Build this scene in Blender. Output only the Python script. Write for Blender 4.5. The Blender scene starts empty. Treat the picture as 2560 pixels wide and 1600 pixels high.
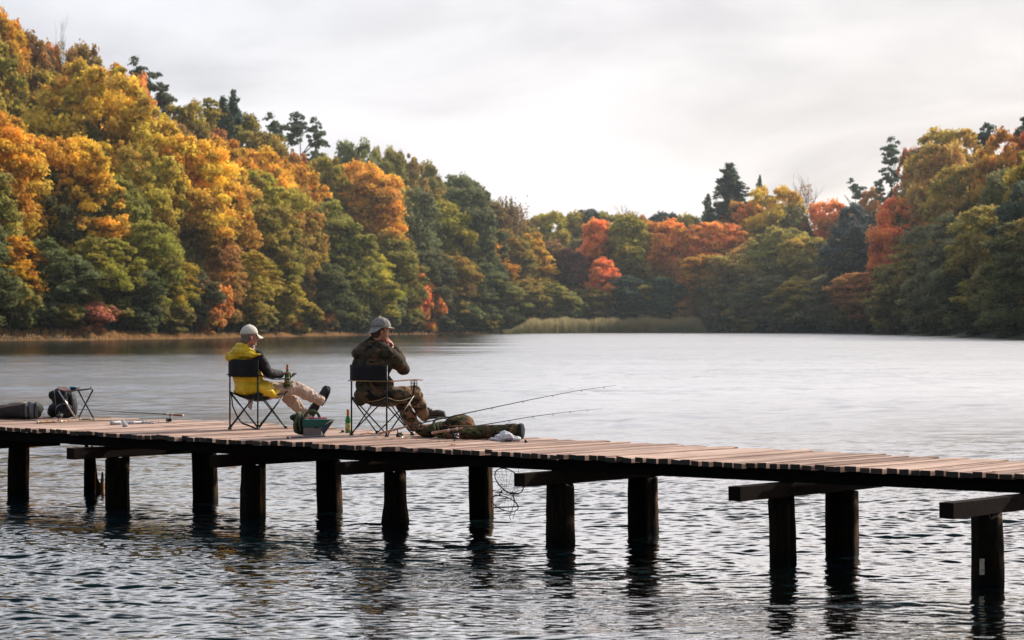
import bpy, bmesh, math, random
import numpy as np
from mathutils import Vector, Matrix, noise as mnoise

random.seed(7)
RNG = np.random.default_rng(7)
sc = bpy.context.scene
COL = sc.collection
R = math.radians

# ------------------------------------------------------------------ camera frame
F = 6044.0      # 85 mm lens, in pixels of a 2560 px wide frame
HC = 2.2        # camera height above the water
DZ = 0.9        # deck height above the water

def at(px, py, Y):
    """point of the world seen at pixel (px, py) of the photograph at distance Y"""
    return Vector(((px - 1280) / F * Y, Y, HC - (py - 800) / F * Y))

def on(px, py, z=DZ):
    Y = F * (HC - z) / (py - 800)
    return Vector(((px - 1280) / F * Y, Y, z))

# pier frame: U runs along the pier (towards the right, nearer), N across it (away)
U = Vector((0.761, -0.648, 0)).normalized()
N = Vector((0.648, 0.761, 0)).normalized()
UP = Vector((0, 0, 1))

def pf(u, c, z):
    return U * u + N * c + UP * z

# ------------------------------------------------------------------ object helpers
ORG = {}

def link(o):
    COL.objects.link(o)
    return o

def tag(o, label=None, cat=None, group=None, kind=None):
    if label: o['label'] = label
    if cat: o['category'] = cat
    if group: o['group'] = group
    if kind: o['kind'] = kind
    return o

def empty(name, loc=(0, 0, 0), rz=0.0, label=None, cat=None, group=None):
    o = bpy.data.objects.new(name, None)
    o.empty_display_size = 0.1
    o.location = loc
    o.rotation_euler = (0, 0, rz)
    link(o)
    ORG[o.name] = Vector(loc)
    return tag(o, label, cat, group)

def org(o):
    return ORG.get(o.name, Vector((0, 0, 0))) if o else Vector((0, 0, 0))

def mesh_obj(name, me, mat, parent=None, smooth=True, origin=None):
    """link a mesh whose vertices are in world space, under its parent"""
    g = Vector(origin) if origin is not None else org(parent)
    if g.length > 0:
        me.transform(Matrix.Translation(-g))
    o = bpy.data.objects.new(name, me)
    link(o)
    if parent:
        o.parent = parent
        o.location = g - org(parent)
    else:
        o.location = g
    ORG[o.name] = g
    if mat:
        me.materials.append(mat)
    if smooth:
        me.polygons.foreach_set('use_smooth', [True] * len(me.polygons))
    me.update()
    return o

class MB:
    def __init__(s):
        s.v = []; s.f = []
    def add(s, vs, fs):
        b = len(s.v)
        s.v += [tuple(v) for v in vs]
        s.f += [tuple(i + b for i in f) for f in fs]
    def box(s, c, ax, ay, az):
        """box about centre c with half-axis vectors"""
        c, ax, ay, az = map(Vector, (c, ax, ay, az))
        vs = [c + ax * i + ay * j + az * k for k in (-1, 1) for j in (-1, 1) for i in (-1, 1)]
        fs = [(0, 2, 3, 1), (4, 5, 7, 6), (0, 1, 5, 4), (2, 6, 7, 3), (0, 4, 6, 2), (1, 3, 7, 5)]
        if ax.cross(ay).dot(az) < 0:
            fs = [f[::-1] for f in fs]
        s.add(vs, fs)
    def tube(s, pts, rad, n=8, caps=True, flat=None):
        """tube along pts; rad is a number or one per point; flat=(axis, factor) squashes it"""
        pts = [Vector(p) for p in pts]
        m = len(pts)
        if not hasattr(rad, '__len__'): rad = [rad] * m
        ref = None; vs = []
        for i, p in enumerate(pts):
            t = (pts[min(i + 1, m - 1)] - pts[max(i - 1, 0)])
            t = t.normalized() if t.length > 1e-9 else Vector((0, 0, 1))
            if ref is None:
                ref = Vector((0, 0, 1)) if abs(t.z) < 0.9 else Vector((1, 0, 0))
            a = (ref - t * ref.dot(t)).normalized()
            b = t.cross(a)
            ref = a
            for k in range(n):
                th = 2 * math.pi * k / n
                d = (a * math.cos(th) + b * math.sin(th)) * rad[i]
                if flat:
                    fa, ff = flat
                    fa = Vector(fa)
                    d = d - fa * d.dot(fa) * (1 - ff)
                vs.append(p + d)
        fs = []
        for i in range(m - 1):
            for k in range(n):
                k2 = (k + 1) % n
                fs.append((i * n + k, i * n + k2, (i + 1) * n + k2, (i + 1) * n + k))
        if caps:
            fs.append(tuple(range(n))[::-1])
            fs.append(tuple((m - 1) * n + k for k in range(n)))
        s.add(vs, fs)
    def ring(s, c, a, b, r, n=24, m=6):
        """torus-like hoop: centre c, half axes a and b, wire radius r"""
        c, a, b = Vector(c), Vector(a), Vector(b)
        pts = [c + a * math.cos(2 * math.pi * k / n) + b * math.sin(2 * math.pi * k / n) for k in range(n + 1)]
        s.tube(pts, r, m, caps=False)
    def ball(s, c, r, seg=12, rings=8, axes=None):
        c = Vector(c)
        if not hasattr(r, '__len__'): r = (r, r, r)
        ax = axes or (Vector((1, 0, 0)), Vector((0, 1, 0)), Vector((0, 0, 1)))
        vs = []
        for i in range(1, rings):
            ph = math.pi * i / rings
            for k in range(seg):
                th = 2 * math.pi * k / seg
                vs.append(c + ax[0] * (r[0] * math.sin(ph) * math.cos(th)) + ax[1] * (r[1] * math.sin(ph) * math.sin(th)) + ax[2] * (r[2] * math.cos(ph)))
        top = len(vs); vs.append(c + ax[2] * r[2]); vs.append(c - ax[2] * r[2])
        fs = []
        for i in range(rings - 2):
            for k in range(seg):
                k2 = (k + 1) % seg
                fs.append((i * seg + k, (i + 1) * seg + k, (i + 1) * seg + k2, i * seg + k2))
        for k in range(seg):
            k2 = (k + 1) % seg
            fs.append((top, k, k2)); b = (rings - 2) * seg
            fs.append((top + 1, b + k2, b + k))
        s.add(vs, fs)
    def lathe(s, base, axis, prof, n=16):
        """prof: list of (distance along axis, radius)"""
        axis = Vector(axis).normalized()
        s.tube([Vector(base) + axis * d for d, r in prof], [max(r, 1e-4) for d, r in prof], n)
    def prism(s, poly, thick):
        """poly: ordered 3-D points, extruded by vector thick"""
        n = len(poly); t = Vector(thick)
        vs = [Vector(p) for p in poly] + [Vector(p) + t for p in poly]
        fs = [tuple(range(n))[::-1], tuple(range(n, 2 * n))] + [(i, (i + 1) % n, n + (i + 1) % n, n + i) for i in range(n)]
        s.add(vs, fs)
    def mesh(s, name):
        me = bpy.data.meshes.new(name)
        me.from_pydata(s.v, [], s.f)
        me.update()
        return me
    def build(s, name, mat, parent=None, smooth=True, fix=True, origin=None):
        me = s.mesh(name)
        if fix:
            bm = bmesh.new(); bm.from_mesh(me)
            bmesh.ops.recalc_face_normals(bm, faces=bm.faces)
            bm.to_mesh(me); bm.free()
        return mesh_obj(name, me, mat, parent, smooth, origin)
    def blob(s, name, mat, parent=None, voxel=0.012, smooth=6, wrinkle=0.0, wf=14.0, seed=0, stretch=(1, 1, 1), dec=None, origin=None):
        """fuse all overlapping shapes into one continuous skin (voxel remesh) and crumple it"""
        me = s.mesh(name + '_raw')
        bm = bmesh.new(); bm.from_mesh(me)
        bmesh.ops.recalc_face_normals(bm, faces=bm.faces)
        bm.to_mesh(me); bm.free()
        t = bpy.data.objects.new('tmp', me); COL.objects.link(t)
        md = t.modifiers.new('r', 'REMESH'); md.mode = 'VOXEL'; md.voxel_size = voxel
        if smooth:
            sm = t.modifiers.new('s', 'SMOOTH'); sm.factor = 0.5; sm.iterations = smooth
        dg = bpy.context.evaluated_depsgraph_get()
        out = bpy.data.meshes.new_from_object(t.evaluated_get(dg))
        out.name = name
        bpy.data.objects.remove(t); bpy.data.meshes.remove(me)
        if wrinkle:
            nrm = [v.normal.copy() for v in out.vertices]
            for v, n_ in zip(out.vertices, nrm):
                q = Vector((v.co.x * stretch[0], v.co.y * stretch[1], v.co.z * stretch[2])) * wf + Vector((seed, seed * 2, 0))
                d = mnoise.noise(q) + 0.55 * mnoise.noise(q * 2.1) 
                r_ = 1 - abs(mnoise.noise(q * 0.8 + Vector((9, 3, 1)))) * 2
                v.co += n_ * wrinkle * (d * 0.7 + r_ * 0.5 - 0.2)
        return mesh_obj(name, out, mat, parent, True, origin)

# ------------------------------------------------------------------ materials
def new_mat(name):
    m = bpy.data.materials.new(name); m.use_nodes = True
    nt = m.node_tree
    p = nt.nodes['Principled BSDF']
    return m, nt, p

def lnk(nt, a, b): nt.links.new(a, b)

def noise_node(nt, scale, detail=4, rough=0.55, vec=None, dist=0.0):
    n = nt.nodes.new('ShaderNodeTexNoise')
    n.inputs['Scale'].default_value = scale
    n.inputs['Detail'].default_value = detail
    n.inputs['Roughness'].default_value = rough
    n.inputs['Distortion'].default_value = dist
    if vec: lnk(nt, vec, n.inputs['Vector'])
    return n

def coords(nt, scale=(1, 1, 1), rot=(0, 0, 0), kind='Object'):
    t = nt.nodes.new('ShaderNodeTexCoord')
    m = nt.nodes.new('ShaderNodeMapping')
    m.inputs['Scale'].default_value = scale
    m.inputs['Rotation'].default_value = rot
    lnk(nt, t.outputs[kind], m.inputs['Vector'])
    return m.outputs['Vector']

def ramp(nt, fac, stops, interp='LINEAR'):
    r = nt.nodes.new('ShaderNodeValToRGB')
    r.color_ramp.interpolation = interp
    e = r.color_ramp.elements
    while len(e) < len(stops): e.new(0.5)
    for x, (pos, c) in zip(e, stops):
        x.position = pos
        x.color = (*c, 1) if len(c) == 3 else c
    lnk(nt, fac, r.inputs['Fac'])
    return r.outputs['Color']

def mixc(nt, fac, a, b, mode='MIX'):
    m = nt.nodes.new('ShaderNodeMix'); m.data_type = 'RGBA'; m.blend_type = mode
    for sock, v in ((m.inputs[0], fac), (m.inputs[6], a), (m.inputs[7], b)):
        if hasattr(v, 'links'): lnk(nt, v, sock)
        elif hasattr(v, '__len__'): sock.default_value = (*v, 1) if len(v) == 3 else v
        else: sock.default_value = v
    return m.outputs[2]

def math_n(nt, op, a, b=None, c=None, clamp=False):
    m = nt.nodes.new('ShaderNodeMath'); m.operation = op; m.use_clamp = clamp
    for i, v in enumerate((a, b, c)):
        if v is None: continue
        if hasattr(v, 'links'): lnk(nt, v, m.inputs[i])
        else: m.inputs[i].default_value = v
    return m.outputs[0]

def bump(nt, p, height, strength, dist=0.01):
    b = nt.nodes.new('ShaderNodeBump')
    b.inputs['Strength'].default_value = strength
    b.inputs['Distance'].default_value = dist
    lnk(nt, height, b.inputs['Height'])
    lnk(nt, b.outputs['Normal'], p.inputs['Normal'])

def simple(name, col, rough=0.6, metal=0.0, var=0.25, scale=12, bmp=0.3, bscale=60, bdist=0.003, stretch=(1, 1, 1), **kw):
    m, nt, p = new_mat(name)
    v = coords(nt, stretch)
    n = noise_node(nt, scale, 5, 0.6, v)
    c = ramp(nt, n.outputs['Fac'], [(0.3, tuple(x * (1 - var) for x in col)), (0.7, tuple(min(1, x * (1 + var)) for x in col))])
    lnk(nt, c, p.inputs['Base Color'])
    p.inputs['Roughness'].default_value = rough
    p.inputs['Metallic'].default_value = metal
    for k, x in kw.items(): p.inputs[k.replace('_', ' ')].default_value = x
    if bmp:
        n2 = noise_node(nt, bscale, 3, 0.6, v)
        bump(nt, p, n2.outputs['Fac'], bmp, bdist)
    return m

def fabric(name, col, rough=0.85, fold=18, fd=0.02, var=0.3, weave=True):
    """cloth: broad folds plus fine weave"""
    m, nt, p = new_mat(name)
    v = coords(nt)
    n = noise_node(nt, 7, 4, 0.6, v)
    c = ramp(nt, n.outputs['Fac'], [(0.3, tuple(x * (1 - var) for x in col)), (0.75, tuple(min(1, x * (1 + var)) for x in col))])
    lnk(nt, c, p.inputs['Base Color'])
    p.inputs['Roughness'].default_value = rough
    p.inputs['Specular IOR Level'].default_value = 0.25
    f = noise_node(nt, fold, 3, 0.5, v, 1.2)
    bump(nt, p, f.outputs['Fac'], 0.6, fd)
    return m

def camo(name, cols, scale=9, fold=18, fd=0.025):
    """disruptive pattern: four hard-edged blotch colours"""
    m, nt, p = new_mat(name)
    v = coords(nt, (1, 1, 1.5))
    out = None
    base = cols[0]
    cur = base
    for i, c in enumerate(cols[1:]):
        v2 = coords(nt, (1, 1, 1.6), (0.4 * i, 0.7 * i, 1.1 * i))
        n = noise_node(nt, scale * (1 + 0.15 * i), 2.5, 0.5, v2, 1.0)
        th = (0.52, 0.55, 0.58)[i % 3]
        msk = ramp(nt, n.outputs['Fac'], [(th, (0, 0, 0)), (th + 0.03, (1, 1, 1))])
        cur = mixc(nt, msk, cur, c)
    lnk(nt, cur, p.inputs['Base Color'])
    p.inputs['Roughness'].default_value = 0.9
    p.inputs['Specular IOR Level'].default_value = 0.2
    f = noise_node(nt, fold, 3, 0.5, coords(nt), 1.0)
    bump(nt, p, f.outputs['Fac'], 0.6, fd)
    return m

# ------------------------------------------------------------------ world: hazy sky with thin cloud, sun to the right and ahead
SUN_AZ = R(52)     # clockwise from +Y (ahead) towards +X (right)
SUN_EL = R(33)
SUN_DIR = Vector((math.sin(SUN_AZ) * math.cos(SUN_EL), math.cos(SUN_AZ) * math.cos(SUN_EL), math.sin(SUN_EL)))

w = bpy.data.worlds.new('World'); sc.world = w; w.use_nodes = True
nt = w.node_tree; nt.nodes.clear()
sky = nt.nodes.new('ShaderNodeTexSky'); sky.sky_type = 'NISHITA'; sky.sun_disc = False
sky.sun_elevation = SUN_EL; sky.sun_rotation = SUN_AZ
sky.air_density = 1.0; sky.dust_density = 2.0
b1 = nt.nodes.new('ShaderNodeBackground'); b1.inputs['Strength'].default_value = 0.12
lnk(nt, sky.outputs[0], b1.inputs['Color'])
tc = nt.nodes.new('ShaderNodeTexCoord')
sep = nt.nodes.new('ShaderNodeSeparateXYZ'); lnk(nt, tc.outputs['Generated'], sep.inputs[0])
zz = math_n(nt, 'ADD', math_n(nt, 'MAXIMUM', sep.outputs['Z'], 0.0), 0.10)
px_ = math_n(nt, 'DIVIDE', sep.outputs['X'], zz)
py_ = math_n(nt, 'DIVIDE', sep.outputs['Y'], zz)
cmb = nt.nodes.new('ShaderNodeCombineXYZ'); lnk(nt, px_, cmb.inputs[0]); lnk(nt, py_, cmb.inputs[1])
mp = nt.nodes.new('ShaderNodeMapping'); mp.inputs['Location'].default_value = (3.7, 1.3, 0.4); mp.inputs['Scale'].default_value = (1.15, 0.62, 1)
lnk(nt, cmb.outputs[0], mp.inputs['Vector'])
n1 = noise_node(nt, 1.0, 5, 0.5, mp.outputs['Vector'], 0.4)
n2 = noise_node(nt, 0.55, 3, 0.5, mp.outputs['Vector'])
# brightness of the cloud sheet
cl = ramp(nt, n1.outputs['Fac'], [(0.38, (0.62, 0.605, 0.61)), (0.49, (0.88, 0.86, 0.85)), (0.59, (1.06, 1.035, 1.02))])
# overhead the cloud is greyer-blue, towards the horizon it is bright and faintly pink
hz = math_n(nt, 'MULTIPLY', sep.outputs['Z'], 2.2, clamp=True)
cl = mixc(nt, hz, mixc(nt, 0.36, cl, (0.99, 0.965, 0.965)), mixc(nt, 0.45, cl, (0.86, 0.87, 0.95)))
# sky behind the camera dimmed on purpose to shade faces turned there, sunward side brighter
dotn = nt.nodes.new('ShaderNodeVectorMath'); dotn.operation = 'DOT_PRODUCT'
lnk(nt, tc.outputs['Generated'], dotn.inputs[0]); dotn.inputs[1].default_value = (0.42, 0.90, 0.1)
side = ramp(nt, math_n(nt, 'MULTIPLY_ADD', dotn.outputs['Value'], 0.5, 0.5, clamp=True), [(0.0, (0.22, 0.25, 0.28)), (0.35, (0.40, 0.44, 0.48)), (0.66, (0.86, 0.88, 0.92)), (0.86, (0.98, 0.98, 0.98)), (1.0, (1.03, 1.01, 1.0))])
cl = mixc(nt, 1.0, cl, side, 'MULTIPLY')
cl = mixc(nt, 1.0, cl, ramp(nt, math_n(nt, 'MULTIPLY_ADD', sep.outputs['X'], -1.4, 0.45, clamp=True), [(0.2, (1.02, 1.0, 0.995)), (1.0, (0.86, 0.93, 1.02))]), 'MULTIPLY')
b2 = nt.nodes.new('ShaderNodeBackground'); lnk(nt, cl, b2.inputs['Color']); b2.inputs['Strength'].default_value = 1.13
cov = ramp(nt, n2.outputs['Fac'], [(0.36, (0.80,) * 3), (0.55, (0.97,) * 3)])
ms = nt.nodes.new('ShaderNodeMixShader'); lnk(nt, cov, ms.inputs[0])
lnk(nt, b1.outputs[0], ms.inputs[1]); lnk(nt, b2.outputs[0], ms.inputs[2])
wo = nt.nodes.new('ShaderNodeOutputWorld'); lnk(nt, ms.outputs[0], wo.inputs['Surface'])

sl = bpy.data.lights.new('sun', 'SUN'); sl.energy = 5.0; sl.angle = R(1.2); sl.color = (1.0, 0.90, 0.77)
so = bpy.data.objects.new('sun', sl); link(so)
so.rotation_euler = (-SUN_DIR).to_track_quat('-Z', 'Y').to_euler()
so.location = SUN_DIR * 60

cam = bpy.data.cameras.new('camera'); cam.sensor_width = 36; cam.lens = 36 * F / 2560
cam.clip_start = 0.5; cam.clip_end = 6000
cam.dof.use_dof = True; cam.dof.focus_distance = 26.5; cam.dof.aperture_fstop = 5.0
co = bpy.data.objects.new('camera', cam); link(co)
co.location = (0, 0, HC); co.rotation_euler = (R(90), 0, 0)
sc.camera = co
sc.view_settings.view_transform = 'Standard'; sc.view_settings.look = 'None'
sc.view_settings.exposure = 0; sc.view_settings.gamma = 1
sc.render.engine = 'CYCLES'
sc.cycles.max_bounces = 6; sc.cycles.diffuse_bounces = 2; sc.cycles.glossy_bounces = 3
sc.cycles.transmission_bounces = 4; sc.cycles.transparent_max_bounces = 8
sc.cycles.use_denoising = True
sc.cycles.caustics_reflective = False; sc.cycles.caustics_refractive = False
# ------------------------------------------------------------------ lake outline and terrain
def wl(px, py):   # shoreline point from its place at the water's edge
    p = on(px, py, 0.0); return (p.x, p.y)

SHORE = [(-160, -900), (-150, 90), wl(-700, 868), wl(-200, 857), wl(0, 852), wl(250, 850), wl(520, 846), wl(760, 841), wl(1000, 836.5), wl(1230, 834),
         wl(1500, 832.5), wl(1790, 832.5), wl(2100, 834), wl(2330, 840), wl(2560, 850), wl(2800, 858), wl(3300, 875), (150, 90), (170, -900)]
SH = np.array(SHORE)

def shore_dist(x, y):
    """signed distance (positive on land) to the lake outline; x, y arrays"""
    x = np.asarray(x, float); y = np.asarray(y, float)
    best = np.full(x.shape, 1e9); inside = np.zeros(x.shape, bool)
    n = len(SH)
    for i in range(n):
        x0, y0 = SH[i]; x1, y1 = SH[(i + 1) % n]
        dx, dy = x1 - x0, y1 - y0
        t = np.clip(((x - x0) * dx + (y - y0) * dy) / (dx * dx + dy * dy), 0, 1)
        d = np.hypot(x - x0 - t * dx, y - y0 - t * dy)
        best = np.minimum(best, d)
        c = ((y0 > y) != (y1 > y)) & (x < (x1 - x0) * (y - y0) / (y1 - y0 + 1e-12) + x0)
        inside ^= c
    return np.where(inside, -best, best)

def ground_h(x, y):
    x = np.asarray(x, float); y = np.asarray(y, float)
    d = shore_dist(x, y)
    # hills: high to the left, low in the middle, middling to the right
    ang = x / np.maximum(y, 40)
    hl = np.clip((-ang - 0.0) / 0.20, 0, 1); hr = np.clip((ang - 0.10) / 0.12, 0, 1)
    slope = 0.04 + 0.34 * hl + 0.20 * hr
    dd = np.maximum(d, 0)
    top = 7 + 17 * hl + 11 * hr
    rise = top * (1 - np.exp(-dd * slope / top))
    h = np.where(d < 0, np.maximum(-0.5 - (-d) * 0.12, -3.0), 0.25 * np.clip(d / 1.5, 0, 1) - 0.12 + rise)
    h = h + np.where(d > 2, 0.5 * np.sin(x * 0.11 + 1) * np.cos(y * 0.09), 0) * np.clip(dd / 20, 0, 1)
    far = np.clip((np.hypot(x, y) - 700) / 600, 0, 1)
    return h * (1 - far) + far * 2

def gh(x, y): return float(ground_h(np.array([x]), np.array([y]))[0])

def grid_mesh(name, xs, ys, zfun, mat):
    X, Y = np.meshgrid(xs, ys)
    Z = zfun(X, Y)
    nx, ny = len(xs), len(ys)
    co_ = np.stack([X.ravel(), Y.ravel(), Z.ravel()], 1).astype(np.float32)
    i = np.arange((ny - 1) * (nx - 1)); r_ = i // (nx - 1); c = i % (nx - 1)
    a = r_ * nx + c
    q = np.stack([a, a + 1, a + 1 + nx, a + nx], 1).astype(np.int32)
    return np_mesh(name, co_, q, mat)

def np_mesh(name, co_, q, mat, smooth=True):
    me = bpy.data.meshes.new(name)
    me.vertices.add(len(co_)); me.vertices.foreach_set('co', co_.ravel())
    me.loops.add(q.size); me.loops.foreach_set('vertex_index', q.ravel())
    k = q.shape[1]
    me.polygons.add(len(q))
    me.polygons.foreach_set('loop_start', np.arange(0, q.size, k, dtype=np.int32))
    me.polygons.foreach_set('loop_total', np.full(len(q), k, dtype=np.int32))
    if smooth: me.polygons.foreach_set('use_smooth', np.ones(len(q), bool))
    me.update(calc_edges=True); me.validate()
    if mat: me.materials.append(mat)
    return me

M_ground = simple('forest_floor', (0.045, 0.038, 0.022), 0.95, var=0.5, scale=0.3, bmp=0.6, bscale=2, bdist=0.3)
xs = np.concatenate([np.linspace(-3000, -260, 12), np.linspace(-240, 240, 130), np.linspace(260, 3000, 12)])
ys = np.concatenate([np.linspace(-1500, -905, 5), [-850, -500, -200, 0, 60], np.linspace(90, 620, 130), np.linspace(660, 5000, 14)])
me = grid_mesh('ground', xs, ys, ground_h, M_ground)
g = bpy.data.objects.new('ground', me); link(g); tag(g, kind='structure')

# ------------------------------------------------------------------ water
m, nt, p = new_mat('lake_water')
M_water = m
geo = nt.nodes.new('ShaderNodeNewGeometry')
def wmap(s, rz, loc=(0, 0, 0)):
    mp = nt.nodes.new('ShaderNodeMapping'); mp.inputs['Scale'].default_value = s; mp.inputs['Rotation'].default_value = (0, 0, rz)
    mp.inputs['Location'].default_value = loc
    lnk(nt, geo.outputs['Position'], mp.inputs['Vector']); return mp.outputs['Vector']
nf = noise_node(nt, 8.5, 3, 0.6, wmap((1.0, 1.35, 1), R(10)), 0.6)
nm = noise_node(nt, 1.7, 4, 0.6, wmap((0.8, 1.7, 1), R(-6)), 0.5)
nb = noise_node(nt, 0.42, 3, 0.6, wmap((0.6, 1.5, 1), R(5), (4, 2, 0)), 0.5)
sy_ = nt.nodes.new('ShaderNodeSeparateXYZ'); lnk(nt, geo.outputs['Position'], sy_.inputs[0])
def mrange(src, a, b, c_, d_, smooth=False):
    r_ = nt.nodes.new('ShaderNodeMapRange'); r_.inputs['From Min'].default_value = a; r_.inputs['From Max'].default_value = b
    r_.inputs['To Min'].default_value = c_; r_.inputs['To Max'].default_value = d_
    if smooth: r_.interpolation_type = 'SMOOTHSTEP'
    lnk(nt, src, r_.inputs['Value']); return r_.outputs[0]
# calmer and rougher lanes on the surface
nl = noise_node(nt, 0.05, 4, 0.65, wmap((0.25, 1.4, 1), R(6)), 0.6)
lane = ramp(nt, nl.outputs['Fac'], [(0.36, (0.35,) * 3), (0.64, (1, 1, 1))])
# lee of the wooded left shore: sheltered water mirrors the trees
shel = math_n(nt, 'MULTIPLY', mrange(sy_.outputs['Y'], 105, 165, 0, 1, True), mrange(math_n(nt, 'MULTIPLY_ADD', nl.outputs['Fac'], 30, sy_.outputs['X']), 10, 17, 1, 0, True))
dist = mrange(sy_.outputs['Y'], 25, 160, 0.0, 1.0)
hsum = math_n(nt, 'MULTIPLY_ADD', nf.outputs['Fac'], math_n(nt, 'MULTIPLY_ADD', dist, 0.03, 0.0025), math_n(nt, 'MULTIPLY', nm.outputs['Fac'], math_n(nt, 'MULTIPLY_ADD', dist, 0.20, 0.004)))
hsum = math_n(nt, 'MULTIPLY_ADD', nb.outputs['Fac'], math_n(nt, 'MULTIPLY', dist, 0.9), hsum)
bp = nt.nodes.new('ShaderNodeBump'); bp.inputs['Distance'].default_value = 1.0
lnk(nt, hsum, bp.inputs['Height'])
st_n = math_n(nt, 'MULTIPLY', math_n(nt, 'MULTIPLY_ADD', lane, 0.6, 0.4), math_n(nt, 'MULTIPLY_ADD', shel, -0.85, 1.0))
lnk(nt, st_n, bp.inputs['Strength'])
nt.nodes.remove(p)
gl = nt.nodes.new('ShaderNodeBsdfGlossy'); gl.inputs['Color'].default_value = (0.99, 0.985, 0.98, 1)
# wavelets too small to resolve with distance act as surface roughness
ang_ = math_n(nt, 'DIVIDE', sy_.outputs['X'], sy_.outputs['Y'])
rgh = math_n(nt, 'MULTIPLY_ADD', math_n(nt, 'MULTIPLY', mrange(sy_.outputs['Y'], 24, 75, 0.05, 1.0), mrange(ang_, -0.12, 0.05, 0.19, 0.36, True)), math_n(nt, 'MULTIPLY_ADD', shel, -0.75, 1.0), 0.0)
lnk(nt, rgh, gl.inputs['Roughness'])
df = nt.nodes.new('ShaderNodeBsdfDiffuse'); df.inputs['Color'].default_value = (0.004, 0.013, 0.017, 1)
fr = nt.nodes.new('ShaderNodeFresnel'); fr.inputs['IOR'].default_value = 1.333
lnk(nt, bp.outputs['Normal'], gl.inputs['Normal']); lnk(nt, bp.outputs['Normal'], fr.inputs['Normal'])
mx = nt.nodes.new('ShaderNodeMixShader'); lnk(nt, df.outputs[0], mx.inputs[1]); lnk(nt, gl.outputs[0], mx.inputs[2])
# steep little faces turned to the viewer show the dark depth, the rest mirrors the sky
near_f = nt.nodes.new('ShaderNodeMapRange'); near_f.inputs['From Min'].default_value = 0.20; near_f.inputs['From Max'].default_value = 0.42
near_f.inputs['To Min'].default_value = 0.0; near_f.inputs['To Max'].default_value = 0.97; near_f.interpolation_type = 'SMOOTHSTEP'; lnk(nt, fr.outputs[0], near_f.inputs['Value'])
far_f = math_n(nt, 'POWER', fr.outputs[0], 0.22)
far_f = math_n(nt, 'MULTIPLY', far_f, mrange(math_n(nt, 'MULTIPLY_ADD', nl.outputs['Fac'], 0.12, ang_), -0.06, 0.10, 0.62, 1.0, True))  # left reflections dimmed in the mix, standing in for the dark wood mirrored there
mf = nt.nodes.new('ShaderNodeMix'); lnk(nt, mrange(sy_.outputs['Y'], 26, 50, 0, 1), mf.inputs[0]); lnk(nt, math_n(nt, 'MULTIPLY', near_f.outputs[0], mrange(ang_, -0.2, 0.05, 0.68, 1.0)), mf.inputs[2]); lnk(nt, far_f, mf.inputs[3])
lnk(nt, mf.outputs[0], mx.inputs[0])
lnk(nt, mx.outputs[0], nt.nodes['Material Output'].inputs['Surface'])

rw = np.random.default_rng(3)
WAVES = []
for lam, amp, cnt, spread, mean in ((2.6, 0.0075, 5, 0.35, 1.4), (1.2, 0.0046, 6, 0.4, 1.4), (0.45, 0.0022, 8, 0.5, 1.45), (0.22, 0.0022, 20, 0.5, 1.48), (0.14, 0.0017, 22, 0.5, 1.48), (0.10, 0.0007, 12, 0.8, 1.5)):
    for i in range(cnt):
        L = lam * rw.uniform(0.75, 1.3); th = mean + rw.normal() * spread
        WAVES.append((2 * math.pi / L * math.cos(th), 2 * math.pi / L * math.sin(th), amp / math.sqrt(cnt) * 1.9 * rw.uniform(0.6, 1.2), rw.uniform(0, 6.28), L))
WSTEP_Y = None
def water_z(X, Y):
    Z = np.zeros_like(X)
    wx = X + 0.10 * np.sin(Y * 2.1 + 0.7 * np.sin(X * 1.3)) + 0.25 * np.sin(Y * 0.6)
    wy = Y + 0.10 * np.sin(X * 1.7 + 1.0 + np.sin(Y * 0.9)) + 0.2 * np.sin(X * 0.5 + 2)
    patch = 0.75 + 0.35 * np.sin(X * 0.33 + 0.6 * np.sin(Y * 0.21) + 1.0) * np.sin(Y * 0.27 + 0.8 * np.sin(X * 0.17))
    step = np.maximum(WDX(X), WDY(Y))
    for kx, ky, a, ph, L in WAVES:
        fade = np.clip((L / 2.6 - step) / (L / 5), 0, 1)
        if fade.max() <= 0: continue
        q_ = kx * wx + ky * wy + ph; s_ = np.sin(q_ + 0.45 * np.sin(q_))
        Z += a * (1 + (np.clip((Y - 26) / 28, 0, 1.6) if L > 0.35 else 0)) * fade * (s_ + 0.25 * s_ * s_)
    return Z * patch
# grid: fine where the photographer stood closest, coarser with distance
ysl = [15.5]
while ysl[-1] < 5000:
    y_ = ysl[-1]; ysl.append(y_ + (0.023 if y_ < 33 else min(0.023 + (y_ - 33) * 0.006, 200)))
yw = np.array([-1500, -300, -40, 0, 6, 9, 12, 14, 15] + ysl)
xfine = np.arange(-7.0, 7.0, 0.03)
xo = [7.0]
while xo[-1] < 3000: xo.append(xo[-1] + 0.04 + (xo[-1] - 7.0) * 0.025)
xo = np.array(xo)
xw = np.concatenate([-xo[::-1], xfine[1:], xo])
def WDX(X): return np.where(np.abs(X) < 7.1, 0.03, 0.04 + (np.abs(X) - 7.0) * 0.025)
def WDY(Y): return np.where(Y < 15.4, 3.0, np.where(Y < 33, 0.023, 0.023 + (Y - 33) * 0.006))
me = grid_mesh('water', xw, yw, water_z, M_water)
wo_ = bpy.data.objects.new('lake', me); link(wo_); tag(wo_, kind='structure')
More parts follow.
